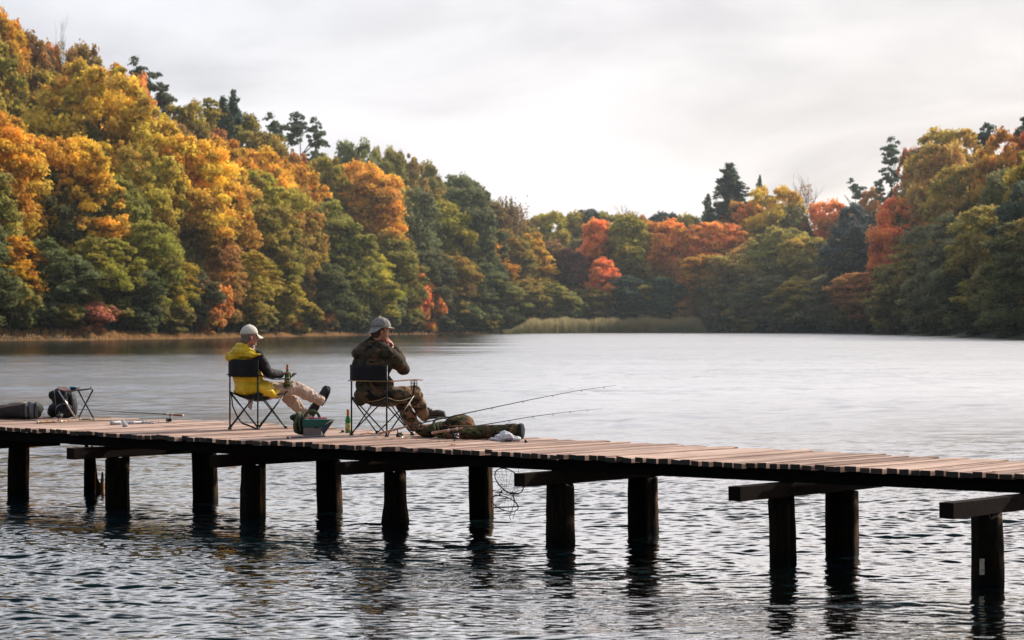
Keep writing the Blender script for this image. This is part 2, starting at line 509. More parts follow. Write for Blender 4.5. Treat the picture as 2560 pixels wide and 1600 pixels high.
# ------------------------------------------------------------------ foliage
def leaf_material(name, rough=0.75, trans=0.4):
    m, nt, p = new_mat(name)
    nt.nodes.remove(p)
    oi = nt.nodes.new('ShaderNodeObjectInfo')
    at_ = nt.nodes.new('ShaderNodeAttribute'); at_.attribute_name = 'tone'
    sp = nt.nodes.new('ShaderNodeSeparateColor'); lnk(nt, at_.outputs['Color'], sp.inputs[0])
    geo = nt.nodes.new('ShaderNodeNewGeometry')
    # r: leaf brightness, g: how much of the second, greener tone, b: hue drift
    nz = noise_node(nt, 0.16, 2, 0.5, geo.outputs['Position'])
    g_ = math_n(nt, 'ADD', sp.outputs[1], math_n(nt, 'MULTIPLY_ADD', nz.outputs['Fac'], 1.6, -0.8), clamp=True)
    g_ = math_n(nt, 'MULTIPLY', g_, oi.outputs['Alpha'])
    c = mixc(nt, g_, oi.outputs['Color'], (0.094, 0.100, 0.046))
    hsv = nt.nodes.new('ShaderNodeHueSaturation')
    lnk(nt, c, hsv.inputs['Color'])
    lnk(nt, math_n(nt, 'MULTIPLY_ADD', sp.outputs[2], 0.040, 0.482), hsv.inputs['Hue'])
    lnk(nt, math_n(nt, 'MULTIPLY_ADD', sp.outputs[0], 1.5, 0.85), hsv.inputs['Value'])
    d = nt.nodes.new('ShaderNodeBsdfDiffuse'); t = nt.nodes.new('ShaderNodeBsdfTranslucent')
    lnk(nt, hsv.outputs[0], d.inputs['Color']); lnk(nt, hsv.outputs[0], t.inputs['Color'])
    mx = nt.nodes.new('ShaderNodeMixShader'); mx.inputs[0].default_value = trans
    lnk(nt, d.outputs[0], mx.inputs[1]); lnk(nt, t.outputs[0], mx.inputs[2])
    lnk(nt, mx.outputs[0], nt.nodes['Material Output'].inputs['Surface'])
    return m
M_leaf = leaf_material('foliage')
M_bark = simple('bark', (0.055, 0.042, 0.032), 0.95, var=0.4, scale=2, bmp=0.6, bscale=8, bdist=0.03, stretch=(1, 1, 0.2))

def unit(v): return v / np.maximum(np.linalg.norm(v, axis=-1, keepdims=True), 1e-9)

def leaf_mesh(name, P, Nn, S, tone, rg, aspect=0.75, droop=0.0):
    """one quad per leaf spray: centres P, normals Nn, half sizes S, tone (n,3)"""
    n = len(P)
    a = unit(np.cross(Nn, rg.normal(size=(n, 3)) + np.array([0, 0, droop * 3])))
    b = np.cross(Nn, a)
    S = S[:, None]
    k = rg.uniform(0.6, 1.2, (n, 4, 1))
    v = np.stack([P - a * S * k[:, 0], P + b * S * aspect * k[:, 1], P + a * S * k[:, 2], P - b * S * aspect * k[:, 3]], 1)
    q = np.arange(4 * n, dtype=np.int32).reshape(n, 4)
    me = np_mesh(name, v.reshape(-1, 3).astype(np.float32), q, M_leaf, smooth=False)
    at_ = me.attributes.new('tone', 'FLOAT_COLOR', 'FACE')
    at_.data.foreach_set('color', np.concatenate([tone, np.ones((n, 1))], 1).astype(np.float32).ravel())
    return me

def puffs_to_leaves(name, C, Rd, rg, per=110, size=0.42, flat=0.75, green=None, jitter=0.85):
    n = len(C)
    pid = np.repeat(np.arange(n), (per * (Rd / Rd.mean()) ** 2).astype(int) + 8)
    d = unit(rg.normal(size=(len(pid), 3)))
    d[:, 2] = np.where(d[:, 2] < -0.25, -d[:, 2], d[:, 2])
    rr = rg.uniform(0.5, 1.3, len(pid))
    lump = 1 + 0.22 * np.sin(d[:, 0] * 5 + pid) * np.sin(d[:, 1] * 4.3 + pid * 2) 
    off = d * (rr * lump * Rd[pid])[:, None]; off[:, 2] *= flat * rg.uniform(0.85, 1.75, n)[pid] if flat > 0.6 else flat
    P = C[pid] + off
    Nn = unit(d * np.array([1, 1, 1.3]) + rg.normal(size=d.shape) * jitter)
    S = size * rg.uniform(0.55, 1.25, len(pid))
    pb = rg.uniform(0.25, 0.75, n); ph = rg.uniform(0, 1, n)
    g_ = (green if green is not None else np.full(n, 0.4)) + rg.normal(size=n) * 0.26
    tone = np.stack([np.clip(pb[pid] + rg.normal(size=len(pid)) * 0.16 + 0.22 * d[:, 2] - 0.25 * (rr < 0.85), 0, 1),  # puff tops lighter, inner leaves darker: crown shade painted into leaf brightness
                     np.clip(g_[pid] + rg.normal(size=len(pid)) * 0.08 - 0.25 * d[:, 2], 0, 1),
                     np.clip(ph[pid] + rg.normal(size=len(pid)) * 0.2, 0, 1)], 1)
    return leaf_mesh(name, P, Nn, S, tone, rg)

def crown_broad(seed, H=22, W=5.2, base=0.10, peak=0.55, per=125, npf=105, size=0.27, ragged=0.2):
    rg = np.random.default_rng(seed)
    t = rg.uniform(0, 1, npf) ** 0.85
    prof = np.where(t < peak, 0.60 + 0.40 * np.sin(t / peak * math.pi / 2), np.sqrt(np.maximum(1 - ((t - peak) / (1.06 - peak)) ** 2, 0.02)))
    th = rg.uniform(0, 2 * math.pi, npf)
    lobes = 1 + ragged * np.sin(3 * th + 7 * t + seed) + 0.12 * rg.normal(size=npf)
    rad = W * prof * lobes * np.where(rg.uniform(size=npf) < 0.8, rg.uniform(0.72, 1.0, npf), rg.uniform(0.1, 0.7, npf))
    z = H * (base + (0.965 - base) * t) 
    C = np.stack([rad * np.cos(th), rad * np.sin(th), z], 1)
    Rd = rg.uniform(0.65, 1.75, npf) * np.where(t > 0.85, 0.7, 1.0) * (H / 22) ** 0.5
    # a fringe of small sprays breaks up the outline
    ne = 110; te = rg.uniform(0.25, 1, ne) ** 0.7
    pe = np.where(te < peak, 0.60 + 0.40 * np.sin(te / peak * math.pi / 2), np.sqrt(np.maximum(1 - ((te - peak) / (1.03 - peak)) ** 2, 0.0)))
    the = rg.uniform(0, 2 * math.pi, ne); re_ = W * pe * (1 + ragged * np.sin(3 * the + 7 * te + seed)) * rg.uniform(0.9, 1.08, ne)
    C = np.concatenate([C, np.stack([re_ * np.cos(the), re_ * np.sin(the), H * (base + (0.975 - base) * te)], 1)])
    Rd = np.concatenate([Rd, rg.uniform(0.35, 0.8, ne)]); t = np.concatenate([t, te])
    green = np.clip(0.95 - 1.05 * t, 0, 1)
    return puffs_to_leaves('crown', C, Rd, rg, per, size, green=green)

def crown_conifer(seed, H=20, W=3.6, dense=1.0, up=0.0):
    rg = np.random.default_rng(seed)
    P = []; Nn = []; S = []; T = []
    z = 0.12 * H
    while z < H * 0.985:
        f = (z / H); L = W * (1 - f) ** 0.6 * rg.uniform(0.8, 1.15) + 0.15
        nb = max(6, int(12 * (1 - f) + 6))
        for k in range(nb):
            if rg.uniform() < 0.12: continue
            th = rg.uniform(0, 6.28); l = L * rg.uniform(0.55, 1.15)
            m_ = max(6, int(l * 24 * dense))
            s = rg.uniform(0.12, 1, m_)
            zz = z + up * l * s - 0.25 * l * s + 0.16 * l * s * s + rg.normal(size=m_) * 0.22
            wd = rg.normal(size=m_) * 0.18 * l * (1.1 - s)
            x = s * l * math.cos(th) - wd * math.sin(th); y = s * l * math.sin(th) + wd * math.cos(th)
            P.append(np.stack([x, y, zz], 1)); nn = rg.normal(size=(m_, 3)) * 0.45; nn[:, 2] += 1; Nn.append(nn)
            S.append(rg.uniform(0.2, 0.44, m_)); b = rg.uniform(0.2, 0.7)
            T.append(np.stack([np.clip(b + rg.normal(size=m_) * 0.15, 0, 1), np.full(m_, rg.uniform(0, 0.7)), rg.uniform(0, 1, m_)], 1))
        z += H * 0.021 * rg.uniform(0.8, 1.3)
    return leaf_mesh('crown', np.concatenate(P), unit(np.concatenate(Nn)), np.concatenate(S), np.concatenate(T), rg, 0.55)

def crown_pine(seed, H=22, W=4.2):
    """flat layered needle pads on an open top"""
    rg = np.random.default_rng(seed); C = []; Rr = []
    for k in range(60):
        t = rg.uniform(0.35, 1) ** 0.8; th = rg.uniform(0, 6.28)
        r_ = W * (1.03 - t) ** 0.6 * 1.2 * rg.uniform(0.15, 1.0)
        for j in range(3):
            C.append([r_ * math.cos(th) + rg.normal() * 0.6, r_ * math.sin(th) + rg.normal() * 0.6, H * t + rg.normal() * 0.25]); Rr.append(rg.uniform(0.4, 0.9) * (1.25 - 0.5 * t))
    return puffs_to_leaves('crown', np.array(C), np.array(Rr), rg, 34, 0.24, 0.5, np.full(len(C), 0.35), 0.8)

def branch_tree(mb, rg, p, d, L, r, depth, spread=0.5, up=0.15):
    m = 4; pts = [p]; q = Vector(p); dd = Vector(d)
    for i in range(m):
        dd = (dd + Vector(rg.normal(size=3)) * 0.10 + Vector((0, 0, up * 0.3))).normalized()
        q = q + dd * (L / m); pts.append(q.copy())
    mb.tube(pts, [r * (1 - 0.55 * i / m) for i in range(m + 1)], 5 if depth > 1 else 4, caps=False)
    if depth <= 0: return
    for k in range(3 if depth > 1 else 4):
        i = int(rg.integers(2, m + 1)); ax = Vector(rg.normal(size=3)).normalized()
        nd = (dd + ax * spread + Vector((0, 0, up))).normalized()
        branch_tree(mb, rg, pts[i], nd, L * rg.uniform(0.5, 0.75), r * 0.45, depth - 1, spread, up)

def trunk_mesh(seed, H=22, r=0.26, limbs=7, lean=0.5):
    rg = np.random.default_rng(seed); mb = MB()
    pts = [Vector((0, 0, -1.5))]
    x = y = 0
    for i in range(1, 9):
        x += rg.normal() * 0.12 * lean; y += rg.normal() * 0.12 * lean
        pts.append(Vector((x, y, -1.5 + (H * 0.92 + 1.5) * i / 8)))
    mb.tube(pts, [r * (1.15 - 0.95 * i / 8) for i in range(9)], 7)
    for k in range(limbs):
        i = 2 + k % 6; th = rg.uniform(0, 6.28)
        d = Vector((math.cos(th), math.sin(th), 0.9)).normalized()
        branch_tree(mb, rg, pts[i], d, 3.6, r * 0.35, 0)
    me = mb.mesh('trunk'); me.materials.append(M_bark)
    me.polygons.foreach_set('use_smooth', [True] * len(me.polygons))
    return me

def bare_mesh(seed, H=22):
    rg = np.random.default_rng(seed); mb = MB()
    mb.tube([(0, 0, -1), (0.1, 0, H * 0.35), (0, 0.1, H * 0.62), (0.15, 0, H * 0.95)], [0.2, 0.15, 0.09, 0.02], 6)
    for k in range(16):
        z = H * rg.uniform(0.45, 0.9); th = rg.uniform(0, 6.28)
        branch_tree(mb, rg, (0, 0, z), Vector((math.cos(th) * 0.6, math.sin(th) * 0.6, 1)).normalized(), 2.6, 0.055, 2, 0.55, 0.25)
    me = mb.mesh('branches'); me.materials.append(M_bark); return me

def sparse_leaves(seed, H=22, W=3, n=900):
    rg = np.random.default_rng(seed)
    t = rg.uniform(0.5, 1, n); th = rg.uniform(0, 6.28, n); r_ = W * np.sqrt(rg.uniform(0, 1, n)) * (1.15 - t) * 1.6
    P = np.stack([r_ * np.cos(th), r_ * np.sin(th), H * t], 1)
    return leaf_mesh('crown', P, unit(rg.normal(size=(n, 3))), rg.uniform(0.10, 0.2, n), np.stack([rg.uniform(0.2, 0.9, n), rg.uniform(0, 0.5, n), rg.uniform(0, 1, n)], 1), rg)

def weeping_mesh(seed, H=22, W=3.2):
    rg = np.random.default_rng(seed); P = []
    for k in range(85):
        th = rg.uniform(0, 6.28); r_ = W * math.sqrt(rg.uniform(0.05, 1)); z0 = H * (1.0 - 0.16 * (r_ / W) ** 2) - rg.uniform(0, 2.5)
        L = rg.uniform(1.5, 5.0); m_ = int(L * 11); s = np.linspace(0, 1, m_)
        P.append(np.stack([r_ * math.cos(th) + 0.14 * rg.normal(size=m_), r_ * math.sin(th) + 0.14 * rg.normal(size=m_), z0 - L * s], 1))
    for k in range(26):
        c = np.array([rg.normal() * W * 0.4, rg.normal() * W * 0.4, H * rg.uniform(0.55, 0.85)])
        P.append(c + rg.normal(size=(60, 3)) * [0.8, 0.8, 1.0])
    P = np.concatenate(P); n = len(P)
    return leaf_mesh('crown', P, unit(rg.normal(size=(n, 3)) * [1, 1, 0.4]), rg.uniform(0.13, 0.26, n), np.stack([rg.uniform(0.1, 0.6, n), rg.uniform(0, 0.8, n), rg.uniform(0, 1, n)], 1), rg)

# prototypes (height 22 m, widths in metres): several per kind so that neighbours differ
PROTO = {
    'broad': [crown_broad(s, 22, 5.2, 0.08, p_, ragged=r_) for s, p_, r_ in ((1, 0.55, 0.18), (2, 0.45, 0.26), (3, 0.62, 0.22), (4, 0.5, 0.32), (5, 0.4, 0.2), (6, 0.58, 0.28))],
    'tall': [crown_broad(s, 22, 3.4, 0.10, 0.45, npf=100, ragged=0.28) for s in (11, 12, 13)],
    'bush': [crown_broad(s, 7, 3.4, 0.0, 0.35, per=80, npf=42, size=0.30, ragged=0.3) for s in (21, 22, 23)],
    'layer': [crown_pine(s, 22, 4.4) for s in (31, 32)],
    'spruce': [crown_conifer(s, 22, 4.2, 1.2) for s in (41, 42)],
    'bare': [sparse_leaves(s, 22, 3.2) for s in (51, 52)],
    'weep': [weeping_mesh(61)],
}
TRUNK = {'broad': [trunk_mesh(101), trunk_mesh(102)], 'tall': [trunk_mesh(103, r=0.2)], 'bush': [trunk_mesh(104, 7, 0.10, 3)],
         'layer': [trunk_mesh(105, limbs=12)], 'spruce': [trunk_mesh(106, r=0.22, limbs=0, lean=0.1)], 'bare': [bare_mesh(107), bare_mesh(108)], 'weep': [trunk_mesh(109, r=0.2)]}
WID = {'broad': 5.6, 'tall': 3.9, 'bush': 3.9, 'layer': 4.6, 'spruce': 4.2, 'bare': 3.4, 'weep': 3.6}
HGT = {'bush': 7.6}

# base colours: (leaf colour, how much green the shaded parts take)
C_ = {
    'gold': ((0.540, 0.340, 0.050), 0.75), 'orange': ((0.580, 0.285, 0.075), 0.45), 'rust': ((0.360, 0.185, 0.060), 0.6),
    'red': ((0.420, 0.150, 0.060), 0.5), 'crimson': ((0.300, 0.055, 0.030), 0.6), 'redorange': ((0.640, 0.255, 0.090), 0.35),
    'olive': ((0.290, 0.225, 0.045), 0.7), 'yellowgreen': ((0.370, 0.300, 0.050), 0.55), 'green': ((0.235, 0.205, 0.055), 0.5),
    'dark': ((0.120, 0.125, 0.055), 0.4), 'greygreen': ((0.180, 0.190, 0.085), 0.5), 'teal': ((0.062, 0.088, 0.070), 0.2),
    'purple': ((0.170, 0.070, 0.065), 0.4), 'pink': ((0.380, 0.160, 0.105), 0.2), 'brown': ((0.280, 0.170, 0.060), 0.6), 'conifer': ((0.100, 0.130, 0.085), 0.3),
    'amber': ((0.460, 0.240, 0.035), 0.65),
}
WORD = {'gold': 'golden', 'orange': 'orange', 'rust': 'rust brown', 'red': 'bright red', 'crimson': 'crimson', 'redorange': 'flaming red orange', 'olive': 'olive yellow',
        'yellowgreen': 'yellowish green', 'green': 'mid green', 'dark': 'dark green', 'greygreen': 'grey green', 'teal': 'dark bluish green', 'purple': 'dull purple', 'pink': 'pale pinkish',
        'brown': 'brownish', 'conifer': 'dark', 'amber': 'amber'}
KIND = {'broad': 'broad tree', 'tall': 'slender tree', 'bush': 'low bush', 'layer': 'layered pine', 'spruce': 'pointed spruce', 'bare': 'almost leafless tree', 'weep': 'weeping birch'}
NAMEK = {'broad': 'leafy_tree', 'tall': 'leafy_tree', 'bush': 'shore_bush', 'layer': 'pine_tree', 'spruce': 'spruce_tree', 'bare': 'bare_tree', 'weep': 'birch_tree'}
CATK = {'bush': 'bush'}

def shore_Y(px):
    """distance of the shoreline in the view column px"""
    pts = [(-700, 868), (-200, 857), (0, 852), (250, 850), (520, 846), (760, 841), (1000, 836.5), (1230, 834), (1500, 832.5), (1790, 832.5), (2100, 834), (2330, 840), (2560, 850), (2800, 858), (3300, 875)]
    x = [a for a, b in pts]; y = [HC * F / (b - 800) for a, b in pts]
    return float(np.interp(px, x, y))

BACK = {0: 3.5, 1: 16, 2: 34, 3: 58}
def where(x):
    for lim, s in ((130, 'at the left edge'), (300, 'above the backpack and stool'), (480, 'above the far left rod'), (690, 'above the man in the white cap'),
                   (830, 'between the two seated men'), (1000, 'above the man in the bucket hat'), (1180, 'right of the bucket hat man'), (1300, 'just left of the reed bed'),
                   (1500, 'behind the left half of the reeds'), (1680, 'behind the right half of the reeds'), (1900, 'just right of the reed bed'), (2080, 'by the bare trees on the right'),
                   (2250, 'under the dark pine on the right'), (9999, 'at the right edge')):
        if x < lim: return s
ROWW = {0: 'at the water line', 1: 'in the front row', 2: 'behind the front row', 3: 'on the skyline'}

# x, top y (both on a 2420 wide view), crown width in those pixels, row, kind, colour
T = """
-120 120 200 2 broad olive|-60 40 180 3 broad olive|-40 260 200 1 broad gold|-110 330 200 1 broad green|-60 520 150 0 broad dark
12 28 105 3 tall amber|80 72 90 3 tall brown|120 95 60 3 tall rust|143 88 50 3 bare olive|118 112 40 3 spruce conifer|195 104 130 3 broad brown|60 150 190 3 broad olive|150 250 160 2 broad greygreen
20 180 170 3 broad green|232 132 235 2 broad gold|300 170 120 3 broad orange|340 142 105 3 layer conifer|385 195 90 3 layer conifer|430 232 120 3 broad olive|500 232 110 3 layer olive|478 300 130 3 broad rust|400 280 120 2 broad brown
528 212 60 3 spruce conifer|553 203 60 3 spruce conifer|598 255 56 3 spruce conifer|560 262 150 3 broad olive|655 272 80 3 layer conifer|705 265 95 3 layer conifer|748 284 80 3 layer conifer|680 350 110 3 broad rust|625 318 110 3 broad amber
18 268 150 1 broad gold|60 330 120 2 broad olive|105 390 150 1 broad dark|180 322 165 1 broad gold|270 300 130 2 broad olive|262 415 140 1 broad green|350 268 170 2 broad gold|345 345 150 1 broad yellowgreen
440 318 190 1 broad gold|520 330 170 2 broad amber|520 380 140 1 broad gold|600 345 150 2 broad gold|610 400 160 1 broad yellowgreen|690 370 130 2 broad amber|680 440 130 1 broad yellowgreen|770 370 110 2 broad olive
760 470 110 1 broad green|835 325 95 3 broad greygreen|905 343 100 3 broad green|950 350 90 3 broad olive|840 380 150 2 broad gold|885 395 120 1 tall gold|930 430 110 2 broad yellowgreen|1000 378 90 3 broad green|960 440 130 1 broad greygreen
1035 440 110 2 broad olive|1040 470 110 1 broad olive|1090 412 130 3 broad greygreen|1105 440 130 1 broad dark|1150 470 100 2 broad green|1198 450 78 2 weep brown|1180 540 110 1 broad olive|1140 560 100 1 tall amber
30 560 120 0 broad amber|95 560 110 0 broad dark|150 600 120 0 broad greygreen|20 640 110 0 bush green|205 480 120 1 tall dark|240 560 130 0 broad olive|225 712 90 0 bush pink|300 620 120 0 broad dark|350 520 120 0 broad green
395 600 110 0 broad yellowgreen|420 480 120 1 tall green|450 640 110 0 broad dark|515 555 110 0 broad rust|550 545 70 1 tall crimson|490 660 90 0 bush orange|570 590 140 0 broad yellowgreen|640 640 130 0 broad yellowgreen|640 480 120 0 broad olive
700 700 90 0 bush olive|688 738 45 0 bush orange|765 732 48 0 bush orange|760 620 110 0 broad dark|820 520 110 0 tall green|860 600 120 0 broad yellowgreen|900 680 90 0 bush greygreen|930 560 110 0 broad green|975 622 60 0 bush redorange
1010 668 62 0 bush orange|1010 590 100 0 broad dark|1060 600 110 0 broad olive|1080 700 90 0 bush greygreen|1120 620 120 0 broad dark|1170 660 110 0 broad green|1200 720 70 0 bush dark
1235 512 90 3 broad olive|1300 498 100 3 broad yellowgreen|1360 500 90 3 broad olive|1400 490 90 3 broad teal|1440 500 90 3 broad olive|1490 494 80 3 bare olive|1500 505 110 3 broad amber|1570 500 90 3 broad teal|1620 506 90 3 broad olive|1660 520 80 3 broad teal
1255 548 80 1 tall gold|1215 560 70 1 tall green|1300 570 90 2 tall brown|1345 585 75 1 tall purple|1412 515 70 1 tall redorange|1425 610 60 0 tall redorange|1480 505 95 1 tall olive|1540 520 90 2 tall amber|1585 520 90 1 tall orange|1640 530 90 1 tall orange|1380 560 80 2 tall green
1240 660 90 0 tall olive|1300 665 80 0 tall green|1340 690 60 0 bush greygreen|1390 680 95 0 tall olive|1470 650 90 0 tall teal|1530 670 80 0 tall olive|1570 655 80 0 tall teal|1620 650 60 0 tall orange|1660 600 90 0 tall amber
1672 448 36 3 spruce conifer|1722 378 90 2 spruce conifer|1795 402 26 3 spruce conifer|1700 520 130 1 broad orange|1760 470 120 2 broad orange|1825 436 130 2 broad gold|1870 480 80 2 broad dark|1905 430 70 3 bare brown
2025 425 60 3 layer conifer|2060 440 60 3 broad rust|1960 470 110 2 broad redorange|2020 480 90 2 broad teal|2105 330 80 3 layer conifer|2150 345 60 3 broad red|2172 335 60 3 layer conifer|2255 298 170 3 broad olive|2230 330 130 2 broad brown
2330 292 90 3 layer conifer|2385 300 130 3 broad amber|2425 272 70 3 layer conifer|2440 300 70 2 broad red|2500 330 180 2 broad olive|2135 462 120 1 broad redorange|2110 540 80 1 broad redorange|2200 420 130 2 broad dark|2290 380 150 2 broad olive
2380 400 150 2 broad dark|2440 420 130 1 broad teal|1720 600 130 0 broad green|1790 560 130 1 broad olive|1850 530 130 1 broad green|1810 650 120 0 broad dark|1900 560 130 1 broad olive|1890 660 110 0 broad olive|1960 560 130 1 broad green
1975 640 120 0 broad greygreen|2040 520 130 1 broad teal|2050 640 130 0 broad brown|2130 620 130 0 broad green|2180 560 130 1 broad green|2210 640 120 0 broad greygreen|2260 500 150 1 broad greygreen|2300 600 130 0 broad dark
2350 480 170 1 broad green|2370 620 130 0 broad greygreen|2430 520 150 0 broad dark|2500 480 170 1 broad green|1700 700 70 0 bush dark|1770 710 90 0 bush green|1850 715 90 0 bush dark|1940 710 90 0 bush greygreen|2030 715 90 0 bush dark|2110 712 90 0 bush green|2200 715 90 0 bush dark|2290 720 90 0 bush greygreen|2380 725 90 0 bush dark
60 700 90 0 bush dark|150 715 80 0 bush green|330 715 80 0 bush dark|400 720 80 0 bush green|600 725 80 0 bush green|840 730 80 0 bush dark|960 735 70 0 bush green|1040 738 70 0 bush dark|1140 735 80 0 bush olive"""
K = 2560 / 2420
tree_rg = np.random.default_rng(99)
seen = {}
for i, e in enumerate(x for line in T.strip().split('\n') for x in line.split('|')):
    x, ty, wd, row, kind, colr = e.split()
    x, ty, wd, row = float(x) * K, float(ty) * K, float(wd) * K, int(row)
    sy = shore_Y(x)
    Y = sy + BACK[row] + tree_rg.uniform(-2, 2) * (row > 0)
    if row == 0: Y += 1.5 * (kind != 'bush')
    X = (x - 1280) / F * Y
    base = gh(X, Y)
    ztop = HC + (800 - ty) / F * Y
    H = max(ztop - base, 2.0)
    half = wd / F * Y / 2
    if row == 3 and H > 34:      # skyline trees: never taller than real ones
        pass
    k = i % len(PROTO[kind])
    name = NAMEK[kind]
    rowt = ROWW[row]
    lab = '%s %s %s %s' % (WORD[colr], KIND[kind], rowt, where(x))
    lab = lab.replace('at the water line', 'at the shore').replace('behind the front row by', 'second row by').replace('behind the front row under', 'second row under').replace('behind the front row behind', 'in the second row behind')
    g_ = 'trees and bushes along the ' + ('left shore' if x < 1270 else 'far shore behind the reeds' if x < 1750 else 'right shore')
    r = empty(name, (X, Y, base), float(tree_rg.uniform(0, 6.28)), lab, CATK.get(kind, 'tree'), g_)
    nat = HGT.get(kind, 22.0)
    hz_ = H / nat / 1.02
    wx_ = half / WID[kind] * 1.22
    if kind == 'spruce': wx_ *= 2.0
    if kind == 'bare': wx_ *= 1.2
    if kind == 'layer': wx_ *= 1.25
    r.scale = (wx_, wx_ * float(tree_rg.uniform(0.9, 1.1)), hz_)
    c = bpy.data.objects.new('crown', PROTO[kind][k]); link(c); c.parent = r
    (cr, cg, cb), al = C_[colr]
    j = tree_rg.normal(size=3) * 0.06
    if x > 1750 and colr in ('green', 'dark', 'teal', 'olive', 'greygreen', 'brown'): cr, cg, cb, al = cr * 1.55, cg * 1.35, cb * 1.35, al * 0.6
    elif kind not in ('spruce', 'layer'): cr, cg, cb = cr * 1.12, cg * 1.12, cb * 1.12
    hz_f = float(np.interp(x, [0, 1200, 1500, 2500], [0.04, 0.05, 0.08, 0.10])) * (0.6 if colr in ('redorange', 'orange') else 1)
    cr, cg, cb = [v_ * (1 - hz_f) + t_ * hz_f for v_, t_ in zip((cr, cg, cb), (0.150, 0.165, 0.150))]  # distance haze painted into the leaf colour, stronger toward the right
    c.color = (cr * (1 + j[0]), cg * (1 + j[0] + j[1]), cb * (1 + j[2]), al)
    tk = TRUNK[kind][i % len(TRUNK[kind])]
    t_ = bpy.data.objects.new('branches' if kind == 'bare' else 'trunk', tk); link(t_); t_.parent = r

# undergrowth that closes the wood behind the trees
rg = np.random.default_rng(5)
def scatter(n, dmin, dmax, ymin, ymax):
    P = []
    while len(P) < n:
        x = rg.uniform(-130, 150, 4000); y = rg.uniform(ymin, ymax, 4000)
        d = shore_dist(x, y); px = x / y * F + 1280
        ok = (d > dmin) & (d < dmax) & (px > -900) & (px < 3400)
        P += list(zip(x[ok], y[ok]))
    return np.array(P[:n])
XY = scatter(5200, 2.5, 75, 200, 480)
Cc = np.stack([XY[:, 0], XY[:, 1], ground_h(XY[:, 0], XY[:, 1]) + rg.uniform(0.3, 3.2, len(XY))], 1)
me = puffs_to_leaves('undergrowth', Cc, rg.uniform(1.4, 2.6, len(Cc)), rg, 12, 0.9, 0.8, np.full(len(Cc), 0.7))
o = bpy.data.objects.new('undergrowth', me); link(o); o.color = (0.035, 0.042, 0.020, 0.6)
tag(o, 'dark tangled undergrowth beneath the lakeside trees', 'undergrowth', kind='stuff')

# reeds and shore grass: thin upright blades
def blades(name, XY, h0, h1, wdt, colr, rg):
    n = len(XY); z = np.maximum(ground_h(XY[:, 0], XY[:, 1]), -0.2)
    h = rg.uniform(h0, h1, n); th = rg.uniform(0, math.pi, n)
    a = np.stack([np.cos(th), np.sin(th) * 0.5, np.zeros(n)], 1) * (wdt * rg.uniform(0.6, 1.4, n))[:, None]
    b = np.stack([XY[:, 0], XY[:, 1], z], 1)
    ln = np.stack([rg.normal(size=n) * 0.12, rg.normal(size=n) * 0.12, np.ones(n)], 1) * h[:, None]
    v = np.stack([b - a, b + a, b + ln + a * 0.5, b + ln - a * 0.5], 1)
    q = np.arange(4 * n, dtype=np.int32).reshape(n, 4)
    me = np_mesh(name, v.reshape(-1, 3).astype(np.float32), q, M_reed, smooth=False)
    o = bpy.data.objects.new(name, me); link(o); o.color = (*colr, 1); return o
m, nt, p = new_mat('reed'); M_reed = m
geo = nt.nodes.new('ShaderNodeNewGeometry'); oi = nt.nodes.new('ShaderNodeObjectInfo')
nz = noise_node(nt, 0.35, 3, 0.6, geo.outputs['Position'])
sp = nt.nodes.new('ShaderNodeSeparateXYZ'); lnk(nt, geo.outputs['Position'], sp.inputs[0])
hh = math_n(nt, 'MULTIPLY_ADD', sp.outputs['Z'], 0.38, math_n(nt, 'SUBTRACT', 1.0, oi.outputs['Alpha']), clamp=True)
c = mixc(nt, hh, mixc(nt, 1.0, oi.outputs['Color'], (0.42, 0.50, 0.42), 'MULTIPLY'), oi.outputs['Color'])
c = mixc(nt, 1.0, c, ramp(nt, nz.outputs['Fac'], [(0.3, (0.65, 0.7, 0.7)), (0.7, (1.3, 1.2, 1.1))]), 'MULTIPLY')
nt.nodes.remove(p)
d_ = nt.nodes.new('ShaderNodeBsdfDiffuse'); t_ = nt.nodes.new('ShaderNodeBsdfTranslucent'); lnk(nt, c, d_.inputs['Color']); lnk(nt, c, t_.inputs['Color'])
mx = nt.nodes.new('ShaderNodeMixShader'); mx.inputs[0].default_value = 0.5; lnk(nt, d_.outputs[0], mx.inputs[1]); lnk(nt, t_.outputs[0], mx.inputs[2])
lnk(nt, mx.outputs[0], nt.nodes['Material Output'].inputs['Surface'])
y0 = shore_Y(1500)
n = 26000
pxr = rg.uniform(1262, 1768, n); yy = y0 + rg.uniform(-6, 8, n)
edge = np.minimum(np.clip((pxr - 1262) / 70, 0.35, 1), np.clip((1770 - pxr) / 25, 0.3, 1))
yy = np.interp(pxr, [1225, 1500], [y0 - 22, y0]) + rg.uniform(-6, 8, n)
XYr = np.stack([(pxr - 1280) / F * yy, yy], 1)
o = blades('reed_bed', XYr, 1.9, 2.75, 0.035, (0.58, 0.49, 0.29), rg)
